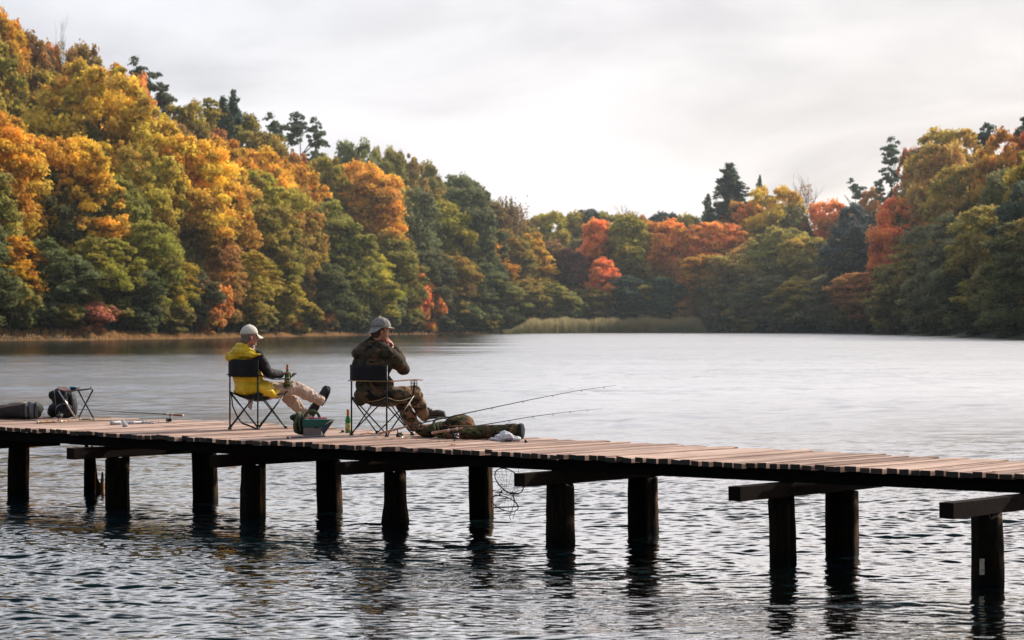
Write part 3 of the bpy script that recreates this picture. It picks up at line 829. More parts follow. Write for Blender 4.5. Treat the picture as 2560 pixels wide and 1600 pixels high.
# lower the reeds toward the bed's left end
v = np.empty(len(o.data.vertices) * 3, np.float32); o.data.vertices.foreach_get('co', v); v = v.reshape(-1, 4, 3)
v[:, 2:, 2] = -0.2 + (v[:, 2:, 2] + 0.2) * edge[:, None]; v[:, 2:, 2] *= (1 + 0.07 * np.sin(XYr[:, 0] * 0.9) + 0.05 * np.sin(XYr[:, 0] * 2.3))[:, None]
o.data.vertices.foreach_set('co', v.ravel().astype(np.float32)); o.data.update()
tag(o, 'tan reed bed standing in the water before the far shore', 'reeds', kind='stuff')
n = 22000
pxr = rg.uniform(-300, 1250, n); base = np.interp(pxr, [-700, -200, 0, 250, 520, 760, 1000, 1230], [868, 857, 852, 850, 846, 841, 836.5, 834])
yy = HC * F / (base - 800) + rg.uniform(-2.5, 3.5, n)
clump = (rg.uniform(0, 1, n) < np.interp(pxr, [-300, 130, 260, 760, 900, 1250], [0.25, 0.5, 1, 1, 0.35, 0.2]))
pxr, yy = pxr[clump], yy[clump]
o = blades('shore_grass', np.stack([(pxr - 1280) / F * yy, yy], 1), 0.08, 0.42, 0.05, (0.55, 0.34, 0.17), rg); o.color = (0.55, 0.34, 0.17, 0.0)
tag(o, 'dry orange grass fringe along the left shore', 'grass', kind='stuff')


# thin haze lying over the far part of the lake
mb = MB(); mb.box((0, 400, 24), (420, 0, 0), (0, 200, 0), (0, 0, 30))
m = bpy.data.materials.new('haze'); m.use_nodes = True; nt = m.node_tree; nt.nodes.clear()
vs_ = nt.nodes.new('ShaderNodeVolumeScatter'); vs_.inputs['Color'].default_value = (0.80, 0.92, 0.97, 1); vs_.inputs['Density'].default_value = 0.00036; vs_.inputs['Anisotropy'].default_value = 0.2
ou = nt.nodes.new('ShaderNodeOutputMaterial'); lnk(nt, vs_.outputs[0], ou.inputs['Volume'])
hz_o = mb.build('haze', m, None, smooth=False); tag(hz_o, kind='structure')
sc.cycles.volume_bounces = 0
# ------------------------------------------------------------------ pier
def wood(name, col, var=0.35, gr=(1, 1, 1), scale=6, rough=0.8, bd=0.004, dark=(0.3, 0.3, 0.3)):
    """weathered timber: grain along the un-squeezed axis, stains and checks"""
    m, nt, p = new_mat(name)
    v = coords(nt, gr)
    n = noise_node(nt, scale, 6, 0.65, v, 0.6)
    at_ = nt.nodes.new('ShaderNodeAttribute'); at_.attribute_name = 'board'
    c = ramp(nt, n.outputs['Fac'], [(0.25, tuple(x * (1 - var) for x in col)), (0.75, tuple(min(1, x * (1 + var)) for x in col))])
    n2 = noise_node(nt, 1.3, 4, 0.6, coords(nt))
    c = mixc(nt, ramp(nt, n2.outputs['Fac'], [(0.35, (0.7,) * 3), (0.6, (0, 0, 0))]), c, mixc(nt, 1.0, c, dark, 'MULTIPLY'))
    lnk(nt, c, p.inputs['Base Color']); p.inputs['Roughness'].default_value = rough
    p.inputs['Specular IOR Level'].default_value = 0.08
    n3 = noise_node(nt, scale * 4, 4, 0.7, v)
    bump(nt, p, n3.outputs['Fac'], 0.8, bd)
    return m, nt, p, c

# decking: boards run along N; the grain is squeezed across U
m, nt, p = new_mat('deck_boards'); M_deck = m
tc = nt.nodes.new('ShaderNodeTexCoord')
mp = nt.nodes.new('ShaderNodeMapping'); mp.vector_type = 'POINT'
mp.inputs['Rotation'].default_value = (0, 0, -math.atan2(N.y, N.x)); lnk(nt, tc.outputs['Object'], mp.inputs['Vector'])
mp2 = nt.nodes.new('ShaderNodeMapping'); mp2.inputs['Scale'].default_value = (1.2, 22, 22); lnk(nt, mp.outputs[0], mp2.inputs['Vector'])
at_ = nt.nodes.new('ShaderNodeAttribute'); at_.attribute_name = 'board'
spb = nt.nodes.new('ShaderNodeSeparateColor'); lnk(nt, at_.outputs['Color'], spb.inputs[0])
g1 = noise_node(nt, 1.6, 6, 0.7, mp2.outputs[0], 0.4)
base = ramp(nt, g1.outputs['Fac'], [(0.30, (0.27, 0.180, 0.140)), (0.50, (0.50, 0.360, 0.295)), (0.72, (0.66, 0.50, 0.41))])
tint = ramp(nt, spb.outputs[0], [(0.0, (0.48, 0.40, 0.37)), (0.25, (0.85, 0.76, 0.72)), (0.6, (1.0, 0.95, 0.92)), (1.0, (1.2, 1.15, 1.12))])
base = mixc(nt, 1.0, base, tint, 'MULTIPLY')
st = noise_node(nt, 1.1, 4, 0.6, tc.outputs['Object'])
base = mixc(nt, ramp(nt, st.outputs['Fac'], [(0.36, (0.55,) * 3), (0.55, (0, 0, 0))]), base, mixc(nt, 1.0, base, (0.48, 0.42, 0.40), 'MULTIPLY'))
# board ends painted dark: their backlit shade is put into the colour
geo = nt.nodes.new('ShaderNodeNewGeometry')
dt = nt.nodes.new('ShaderNodeVectorMath'); dt.operation = 'DOT_PRODUCT'; lnk(nt, geo.outputs['True Normal'], dt.inputs[0]); dt.inputs[1].default_value = tuple(N)
endm = ramp(nt, math_n(nt, 'ABSOLUTE', dt.outputs['Value']), [(0.8, (0, 0, 0)), (0.9, (1, 1, 1))])
base = mixc(nt, endm, base, ramp(nt, spb.outputs[1], [(0.0, (0.018, 0.014, 0.012)), (0.6, (0.045, 0.034, 0.028)), (1.0, (0.09, 0.06, 0.04))]))
lnk(nt, base, p.inputs['Base Color']); p.inputs['Roughness'].default_value = 0.72
p.inputs['Specular IOR Level'].default_value = 0.35
g3 = noise_node(nt, 5, 5, 0.7, mp2.outputs[0]); bump(nt, p, g3.outputs['Fac'], 0.7, 0.004)

pier = empty('pier', pf(-17, 19, 0), 0, 'long plank pier on round piles where the two men sit fishing', 'pier')

near_u = [-31, -23.8, -19.6, -17.74, -13.4, -9.91, -6]; near_c = [18.5, 18.36, 18.06, 18.06, 18.13, 18.28, 18.45]
far_u = [-31, -25.84, -24.9, -23.0, -20.13, -17.2, -14.73, -10.84, -6]; far_c = [19.9, 19.95, 21.05, 21.15, 20.62, 20.44, 20.3, 19.99, 19.9]
rp = random.Random(4)
mb = MB(); battr = []
u = -30.5
while u < -6.3:
    wd = rp.uniform(0.080, 0.122); gap = rp.choice([0.012, 0.018, 0.026, 0.034, 0.02])
    uc = u + wd / 2
    c0 = float(np.interp(uc, near_u, near_c)) + rp.gauss(0, 0.018) - (0.04 if rp.random() < 0.1 else 0)
    c1 = float(np.interp(uc, far_u, far_c)) + rp.gauss(0, 0.035) + (rp.choice([0.10, 0.16]) if rp.random() < 0.16 else 0)
    zt = DZ + rp.gauss(0, 0.0035); th = rp.uniform(0.042, 0.050)
    sk = rp.gauss(0, 0.008); tilt = rp.gauss(0, 0.0022)
    seg = 4; b0 = len(mb.v)
    vs = []
    for i in range(seg + 1):
        t = i / seg; c = c0 + (c1 - c0) * t; zz = zt + 0.003 * math.sin(t * 3 + u * 3) + (0.006 * (t - 0.5) * rp.uniform(-1, 1))
        cu = uc + sk * (t - 0.5) * 2
        hw = wd / 2
        for (a, zb) in ((-hw, -th), (-hw, tilt - 0.003), (-hw + 0.004, tilt), (hw - 0.004, -tilt), (hw, -tilt - 0.003), (hw, -th)):
            vs.append(pf(cu + a, c, zz + zb))
    fs = []
    for i in range(seg):
        for k in range(6):
            k2 = (k + 1) % 6
            fs.append((i * 6 + k, i * 6 + k2, (i + 1) * 6 + k2, (i + 1) * 6 + k))
    fs.append(tuple(range(6))); fs.append(tuple(seg * 6 + k for k in range(6))[::-1])
    mb.add(vs, fs); battr += [(rp.random(), rp.random())] * len(fs)
    u += wd + gap
deck = mb.build('decking', M_deck, pier, smooth=False)
at_ = deck.data.attributes.new('board', 'FLOAT_COLOR', 'FACE')
at_.data.foreach_set('color', np.array([(a, b, 0, 1) for a, b in battr], np.float32).ravel())

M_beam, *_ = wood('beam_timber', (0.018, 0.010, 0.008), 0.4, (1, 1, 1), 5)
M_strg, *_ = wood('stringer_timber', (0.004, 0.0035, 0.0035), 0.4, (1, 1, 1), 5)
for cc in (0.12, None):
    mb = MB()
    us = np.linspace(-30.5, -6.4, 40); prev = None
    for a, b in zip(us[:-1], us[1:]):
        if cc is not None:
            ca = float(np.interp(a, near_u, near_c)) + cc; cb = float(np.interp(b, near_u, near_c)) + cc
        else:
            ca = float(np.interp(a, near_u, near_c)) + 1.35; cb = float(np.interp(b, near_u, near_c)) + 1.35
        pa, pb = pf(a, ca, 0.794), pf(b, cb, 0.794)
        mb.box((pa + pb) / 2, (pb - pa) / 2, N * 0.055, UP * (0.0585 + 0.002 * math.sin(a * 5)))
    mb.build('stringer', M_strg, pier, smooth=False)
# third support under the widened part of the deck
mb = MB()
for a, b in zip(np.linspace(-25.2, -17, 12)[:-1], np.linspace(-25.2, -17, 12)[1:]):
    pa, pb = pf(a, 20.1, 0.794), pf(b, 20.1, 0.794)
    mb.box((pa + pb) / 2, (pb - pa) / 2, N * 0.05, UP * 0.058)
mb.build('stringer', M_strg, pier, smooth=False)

# cap beams and piles
def pile_front(px, wpx, bottom):
    p_ = on(px, bottom, 0.0); r_ = wpx / 2 / F * p_.y
    return Vector((p_.x * (1 + r_ / p_.y), p_.y + r_ * 0.8, 0)), r_
def along(p_, px):
    """distance t from p_ along N at which the view column px is met"""
    k = (px - 1280) / F
    return (k * p_.y - p_.x) / (N.x - k * N.y)

m, nt, p = new_mat('pile_wood'); M_pile = m
v = coords(nt, (1, 1, 0.12))
g1 = noise_node(nt, 26, 5, 0.7, v, 0.5)
sp = nt.nodes.new('ShaderNodeSeparateXYZ'); geo = nt.nodes.new('ShaderNodeNewGeometry'); lnk(nt, geo.outputs['Position'], sp.inputs[0])
c = ramp(nt, g1.outputs['Fac'], [(0.30, (0.020, 0.013, 0.010)), (0.5, (0.060, 0.036, 0.020)), (0.66, (0.36, 0.165, 0.055))])
mo = noise_node(nt, 5, 4, 0.6, coords(nt))
c = mixc(nt, ramp(nt, mo.outputs['Fac'], [(0.52, (0, 0, 0)), (0.66, (0.8,) * 3)]), c, (0.12, 0.10, 0.015))
wet = math_n(nt, 'MULTIPLY', sp.outputs['Z'], 6.0, clamp=True)
c = mixc(nt, wet, (0.012, 0.011, 0.009), c)
# shade painted in: pile sides turned from the sun are darkened in colour
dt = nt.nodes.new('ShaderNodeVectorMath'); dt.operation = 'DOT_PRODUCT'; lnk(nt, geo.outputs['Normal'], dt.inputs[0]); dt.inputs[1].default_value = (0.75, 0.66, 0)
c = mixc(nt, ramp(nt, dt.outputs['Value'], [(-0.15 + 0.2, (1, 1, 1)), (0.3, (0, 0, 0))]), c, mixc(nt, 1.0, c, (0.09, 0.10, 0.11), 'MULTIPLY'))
lnk(nt, c, p.inputs['Base Color']); p.inputs['Roughness'].default_value = 0.8; p.inputs['Specular IOR Level'].default_value = 0.12
bump(nt, p, g1.outputs['Fac'], 1.0, 0.02)

def pile_mesh(base, r, top, seed, lean=(0, 0), bulge=0.0, broken=False):
    rg_ = np.random.default_rng(seed)
    nseg, nr = 30, 20
    ph = rg_.uniform(0, 6.28, 8)
    mb = MB(); vs = []
    for j in range(nr + 1):
        t = j / nr; z = -2.2 + (top + 2.2) * (t ** 0.6)
        if j >= nr - 1: z = top - (0.012 if j == nr - 1 else 0)
        for k in range(nseg):
            th = 2 * math.pi * k / nseg
            f = 1 + 0.045 * math.sin(2 * th + ph[0]) + 0.035 * math.sin(3 * th + ph[1] + z) + 0.03 * math.sin(7 * th + ph[2]) + 0.02 * math.sin(13 * th + ph[3] + z * 1.5)
            f += 0.05 * math.sin(z * 4 + ph[4]) * math.cos(th + ph[5]) + 0.012 * rg_.normal()
            crack = math.exp(-((math.sin(th / 2 + ph[6])) ** 2) * 160) * 0.16
            f -= crack
            f += bulge * math.exp(-((z - 0.08) / 0.10) ** 2) * (0.6 + 0.4 * math.cos(th * 2))
            f += 0.03 * (1 - min(1, z / top if z > 0 else 0))
            zz = z
            if j >= nr - 1:
                zz += 0.022 * math.sin(th * 3 + ph[7]) * (1 if top < 0.6 else 0) - 0.05 * (crack > 0.05)
                if j == nr: f *= 0.96
            if broken and z > 0.12:
                a = math.cos(th - 0.2)
                lim = 0.60 - max(0, a) * 0.62 + 0.06 * math.sin(th * 5)
                zz = min(z, max(lim, 0.12))
            vs.append(base + Vector((math.cos(th) * r * f + lean[0] * z, math.sin(th) * r * f + lean[1] * z, zz)))
    fs = [(j * nseg + k, j * nseg + (k + 1) % nseg, (j + 1) * nseg + (k + 1) % nseg, (j + 1) * nseg + k) for j in range(nr) for k in range(nseg)]
    cidx = len(vs); vs.append(base + Vector((lean[0] * top, lean[1] * top, (top - 0.01) if not broken else 0.3)))
    fs += [(nr * nseg + k, nr * nseg + (k + 1) % nseg, cidx) for k in range(nseg)]
    mb.add(vs, fs)
    return mb

PILES = [((296, 60, 1273), 513, 176, 1.95, 62), ((635, 64, 1300), 824, 534, 1.95, 62), ((989, 57, 1322), 1203, 852, 2.0, 58), ((1402, 72, 1366), 1608, 1298, 1.95, 76),
         ((1956, 64, 1410), 2106, 1836, 1.6, 76), ((2469, 82, 1470), 2790, 2366, 1.9, 84)]
seed = 1
for (px, wp, bt), bpx, lpx, tend, bw in PILES:
    pA, rA = pile_front(px, wp, bt)
    tB = along(pA, bpx)
    pB = pA + N * tB; rB = bw / 2 / F * pB.y
    tL = along(pA, lpx)
    seed += 2
    pile_mesh(pA, rA, 0.597, seed, (random.uniform(-0.02, 0.02), 0), 0.28 if px == 989 else 0.0).build('pile', M_pile, pier)
    pile_mesh(pB, rB, 0.600, seed + 1, (random.uniform(-0.03, 0.02), 0)).build('pile', M_pile, pier)
    mb = MB()
    n_ = 10; rg_ = random.Random(seed); vs = []
    for i in range(n_ + 1):
        q = pA + N * (tL + (tend - tL) * i / n_)
        for a, b in ((-1, -1), (1, -1), (1, 1), (-1, 1)):
            vs.append(q + U * a * (0.066 + rg_.gauss(0, 0.0015)) + UP * (0.667 + b * 0.0645 + (rg_.gauss(0, 0.0015) if b < 0 else -abs(rg_.gauss(0, 0.001)))))
    fs = [(i * 4 + k, i * 4 + (k + 1) % 4, (i + 1) * 4 + (k + 1) % 4, (i + 1) * 4 + k) for i in range(n_) for k in range(4)]
    fs += [(3, 2, 1, 0), tuple(n_ * 4 + k for k in range(4))]
    mb.add(vs, fs)
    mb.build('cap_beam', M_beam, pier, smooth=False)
# support at the left edge of the view
pB, rB = pile_front(49, 56, 1240)
pile_mesh(pB, rB, 0.600, 40).build('pile', M_pile, pier)
tL = along(pB, -420)
mb = MB(); a = pB + N * (-1.9); b = pB + N * 0.6
mb.box((a + b) / 2 + UP * 0.667, (b - a) / 2, U * 0.066, UP * 0.0645); mb.build('cap_beam', M_beam, pier, smooth=False)
pA = pB - N * 1.3
pile_mesh(pA, 0.14, 0.597, 41).build('pile', M_pile, pier)
# pale depth plate nailed to the last front pile
pA, rA = pile_front(2469, 82, 1470)
q = at(2455, 1417, pA.y - rA * 1.10)
mb = MB(); mb.box(q, Vector((0.020, 0.003, 0)), Vector((0, 0.006, 0)), UP * 0.065)
M_plate = simple('pale_plate', (0.42, 0.36, 0.26), 0.7, var=0.5, scale=40)
mb.build('plate', M_plate, pier, smooth=False)

# broken stump behind the pier
pS, rS = pile_front(232, 42, 1234)
st_ = empty('broken_pile', (pS.x, pS.y, 0), 0, 'broken splintered stump of an old pile standing behind the pier on the left', 'pile')
pile_mesh(pS, rS, 0.66, 50, broken=True).build('stump', M_pile, st_)
mb = MB(); q = pS + Vector((rS * 1.15, 0, 0))
mb.tube([q + UP * -0.5, q + UP * 0.1, q + Vector((0.004, 0, 0.27))], [0.035, 0.028, 0.012], 7)
mb.build('splinter', simple('raw_wood', (0.34, 0.15, 0.04), 0.8, var=0.5, scale=20), st_)
# ------------------------------------------------------------------ materials for gear and clothes
M_frame = simple('frame_steel', (0.018, 0.030, 0.034), 0.35, 0.6, var=0.2, bmp=0)
M_blackcloth = fabric('black_canvas', (0.012, 0.014, 0.018), 0.8, 20, 0.01)
M_pipe = simple('tan_piping', (0.30, 0.20, 0.10), 0.7, bmp=0.1)
M_plastic = simple('black_plastic', (0.012, 0.013, 0.014), 0.4, var=0.1, bmp=0)
M_skin = simple('skin', (0.52, 0.22, 0.15), 0.5, var=0.18, scale=30, bmp=0.2, bscale=80, bdist=0.001)
M_hair = simple('grey_hair', (0.20, 0.17, 0.15), 0.8, var=0.4, scale=60, bmp=0.8, bscale=120, bdist=0.004)
M_cork = simple('cork_grip', (0.50, 0.26, 0.16), 0.7, var=0.35, scale=60, bmp=0.2)
M_metal = simple('bright_metal', (0.55, 0.55, 0.56), 0.28, 1.0, var=0.1, bmp=0)
M_reel = simple('reel_black', (0.02, 0.02, 0.022), 0.3, 0.4, var=0.2, bmp=0)
M_line = simple('thin_line', (0.05, 0.05, 0.05), 0.5, bmp=0)
M_rubber = simple('rubber_sole', (0.030, 0.024, 0.020), 0.8, bmp=0.3)
M_shoe = simple('dark_shoe', (0.014, 0.014, 0.016), 0.7, var=0.3, bmp=0.4)
M_eye = simple('eye', (0.75, 0.72, 0.68), 0.2, bmp=0)

def quilt(name, col):
    m, nt, p = new_mat(name)
    v = coords(nt)
    n = noise_node(nt, 9, 4, 0.6, v)
    c = ramp(nt, n.outputs['Fac'], [(0.3, tuple(x * 0.75 for x in col)), (0.7, tuple(min(1, x * 1.15) for x in col))])
    lnk(nt, c, p.inputs['Base Color']); p.inputs['Roughness'].default_value = 0.55
    sp = nt.nodes.new('ShaderNodeSeparateXYZ'); lnk(nt, v, sp.inputs[0])
    w_ = math_n(nt, 'ABSOLUTE', math_n(nt, 'SINE', math_n(nt, 'MULTIPLY', sp.outputs['Z'], 38.0)))
    w_ = math_n(nt, 'POWER', w_, 0.4)
    f = noise_node(nt, 16, 3, 0.5, v, 1.5)
    h = math_n(nt, 'MULTIPLY_ADD', f.outputs['Fac'], 1.1, w_)
    bump(nt, p, h, 0.55, 0.014)
    return m
M_yellow = quilt('yellow_quilt', (0.82, 0.54, 0.010))
M_sleeve = fabric('dark_sleeve', (0.020, 0.017, 0.020), 0.7, 22, 0.02)
M_khaki = fabric('pink_khaki', (0.58, 0.44, 0.36), 0.85, 13, 0.06, 0.18)
M_camo_coat = camo('camo_coat', [(0.062, 0.052, 0.034), (0.030, 0.034, 0.020), (0.125, 0.075, 0.045), (0.014, 0.012, 0.014)], 5.5)
M_camo_pant = camo('camo_trousers', [(0.240, 0.155, 0.095), (0.085, 0.075, 0.040), (0.290, 0.175, 0.105), (0.040, 0.030, 0.022)], 7)
M_camo_bag = camo('camo_bag', [(0.070, 0.064, 0.030), (0.230, 0.100, 0.060), (0.020, 0.016, 0.014), (0.130, 0.130, 0.050)], 6, 14, 0.05)
M_cap = fabric('cream_cap', (0.72, 0.66, 0.58), 0.8, 25, 0.004, 0.08)
M_hat = fabric('faded_hat', (0.34, 0.32, 0.29), 0.9, 22, 0.03, 0.5)

def frame_at(O):
    def L(u, v, z): return Vector((O[0], O[1], DZ)) + U * u + N * v + UP * z
    return L

def limb(mb, pts, rs, n=12):
    for a, b, ra, rb in zip(pts[:-1], pts[1:], rs[:-1], rs[1:]):
        m = [Vector(a).lerp(Vector(b), t) for t in (0, 0.33, 0.67, 1)]
        mb.tube(m, [ra + (rb - ra) * t for t in (0, 0.33, 0.67, 1)], n)
    for a, r_ in zip(pts, rs): mb.ball(a, r_, 12, 8)

def finger_chain(mb, base, d, bend_axis, lens, r, curl):
    p = Vector(base); d = Vector(d).normalized(); pts = [p]
    for i, l in enumerate(lens):
        d = (Matrix.Rotation(curl[i], 3, bend_axis) @ d).normalized()
        p = p + d * l; pts.append(p)
    limb(mb, pts, [r, r * 0.95, r * 0.9, r * 0.8][:len(pts)], 8)

def hand(mb, wrist, fwd, palm_n, side, curl=0.5, size=1.0):
    """palm, four unequal fingers and a thumb; palm_n points out of the palm, side points to the thumb"""
    fwd = Vector(fwd).normalized(); palm_n = Vector(palm_n); palm_n = (palm_n - fwd * palm_n.dot(fwd)).normalized()
    sd = Vector(side); sd = (sd - fwd * sd.dot(fwd) - palm_n * sd.dot(palm_n)).normalized()
    w = Vector(wrist); s = size
    mb.ball(w + fwd * 0.045 * s, (0.048 * s, 0.040 * s, 0.016 * s), 12, 8, (fwd, sd, palm_n))
    mb.ball(w + fwd * 0.02 * s + sd * 0.022 * s, (0.03 * s, 0.018 * s, 0.017 * s), 10, 6, (fwd, sd, palm_n))
    ax = fwd.cross(palm_n)
    for k, (off, ln) in enumerate(((0.030, 0.92), (0.010, 1.0), (-0.010, 0.94), (-0.029, 0.76))):
        finger_chain(mb, w + fwd * 0.085 * s + sd * off * s, fwd + sd * off * 2.5, ax, [0.040 * ln * s, 0.026 * ln * s, 0.020 * ln * s], 0.0088 * s, [curl * (0.8 + 0.1 * k), curl * 1.1, curl * 0.7])
    finger_chain(mb, w + fwd * 0.025 * s + sd * 0.030 * s, fwd * 0.7 + sd * 0.8 + palm_n * 0.25, ax, [0.036 * s, 0.030 * s, 0.020 * s], 0.0105 * s, [curl * 0.3, curl * 0.5, curl * 0.3])

def head(mb, c, face, up, s=1.0):
    """skull, jaw, nose, ears and neck in one mass; face = direction looked in"""
    f = Vector(face).normalized(); up = Vector(up); up = (up - f * up.dot(f)).normalized(); r_ = f.cross(up)
    A = (f, r_, up)
    mb.ball(c + up * 0.025 * s, (0.098 * s, 0.079 * s, 0.098 * s), 18, 12, A)
    mb.ball(c + f * 0.030 * s - up * 0.045 * s, (0.064 * s, 0.060 * s, 0.075 * s), 14, 10, A)
    mb.ball(c + f * 0.072 * s - up * 0.095 * s, (0.024 * s, 0.030 * s, 0.020 * s), 10, 8, A)      # chin
    mb.ball(c + f * 0.102 * s - up * 0.028 * s, (0.018 * s, 0.012 * s, 0.022 * s), 10, 8, A)      # nose
    mb.ball(c + f * 0.092 * s - up * 0.012 * s, (0.012 * s, 0.009 * s, 0.028 * s), 8, 6, A)
    mb.ball(c + f * 0.086 * s - up * 0.068 * s, (0.013 * s, 0.024 * s, 0.010 * s), 10, 6, A)      # lips
    mb.ball(c + f * 0.086 * s + up * 0.022 * s, (0.012 * s, 0.045 * s, 0.009 * s), 10, 6, A)      # brow
    for q in (-1, 1):
        mb.ball(c + r_ * q * 0.045 * s + f * 0.06 * s - up * 0.04 * s, (0.025 * s, 0.018 * s, 0.022 * s), 8, 6, A)
        mb.ball(c + r_ * q * 0.082 * s - f * 0.006 * s - up * 0.018 * s, (0.018 * s, 0.009 * s, 0.032 * s), 10, 8, A)
        mb.ball(c + r_ * q * 0.088 * s - f * 0.014 * s - up * 0.008 * s, (0.013 * s, 0.008 * s, 0.020 * s), 10, 8, A)
    return f, r_, up

def eyes(root, c, f, r_, up):
    for q in (-1, 1):
        mb = MB(); mb.ball(c + f * 0.083 + r_ * q * 0.031 + up * 0.003, 0.0115, 10, 8)
        mb.build('eye', M_eye, root)

def shoe(name, heel, toe, up, root, mat, w=0.046):
    h, t = Vector(heel), Vector(toe); d = (t - h).normalized(); up = Vector(up); up = (up - d * up.dot(d)).normalized(); s = d.cross(up)
    L_ = (t - h).length
    mb = MB()
    mb.ball(h + d * 0.035 + up * 0.045, (0.048, 0.040, 0.052), 12, 8, (d, s, up))
    mb.ball(h + d * L_ * 0.5 + up * 0.042, (L_ * 0.42, w * 0.9, 0.036), 12, 8, (d, s, up))
    mb.ball(h + d * (L_ - 0.055) + up * 0.032, (0.060, w, 0.030), 12, 8, (d, s, up))
    mb.ball(h + d * 0.045 + up * 0.085, (0.042, 0.038, 0.035), 12, 8, (d, s, up))
    sh = mb.blob(name, mat, root, 0.007, 4, 0.002, 30)
    mb = MB()
    pts = []
    for k in range(20):
        a = 2 * math.pi * k / 20; x = math.cos(a)
        ww = w * (0.86 + 0.14 * x) * abs(math.sin(a)) ** 0.7 * (1 if math.sin(a) >= 0 else -1)
        pts.append(h + d * (L_ * 0.5 + x * L_ * 0.52) + s * ww * 1.02 + up * (0.010 if x > 0.6 else 0.004))
    mb.prism(pts, -up * 0.020)
    mb.build('sole', M_rubber, sh, smooth=False)
    # laces
    mb = MB()
    for k in range(4):
        q = h + d * (L_ * (0.42 + 0.10 * k)) + up * (0.080 - 0.010 * k)
        mb.tube([q - s * 0.024 - up * 0.008, q + up * 0.002, q + s * 0.024 - up * 0.008], 0.0032, 5)
    mb.build('laces', simple_cache('lace', (0.06, 0.06, 0.065)), sh)
    return sh

_sc = {}
def simple_cache(name, col, rough=0.6, **kw):
    if name not in _sc: _sc[name] = simple(name, col, rough, **kw)
    return _sc[name]

def sheet(name, pts_fn, nu, nv, th, mat, parent, nrm=None):
    """thin cloth: pts_fn(s, t) -> point, s and t in 0..1"""
    mb = MB(); P = [[Vector(pts_fn(i / nu, j / nv)) for i in range(nu + 1)] for j in range(nv + 1)]
    vs = [p for row in P for p in row]
    fs = [(j * (nu + 1) + i, j * (nu + 1) + i + 1, (j + 1) * (nu + 1) + i + 1, (j + 1) * (nu + 1) + i) for j in range(nv) for i in range(nu)]
    mb.add(vs, fs)
    o = mb.build(name, mat, parent)
    s_ = o.modifiers.new('th', 'SOLIDIFY'); s_.thickness = th; s_.offset = 0
    return o

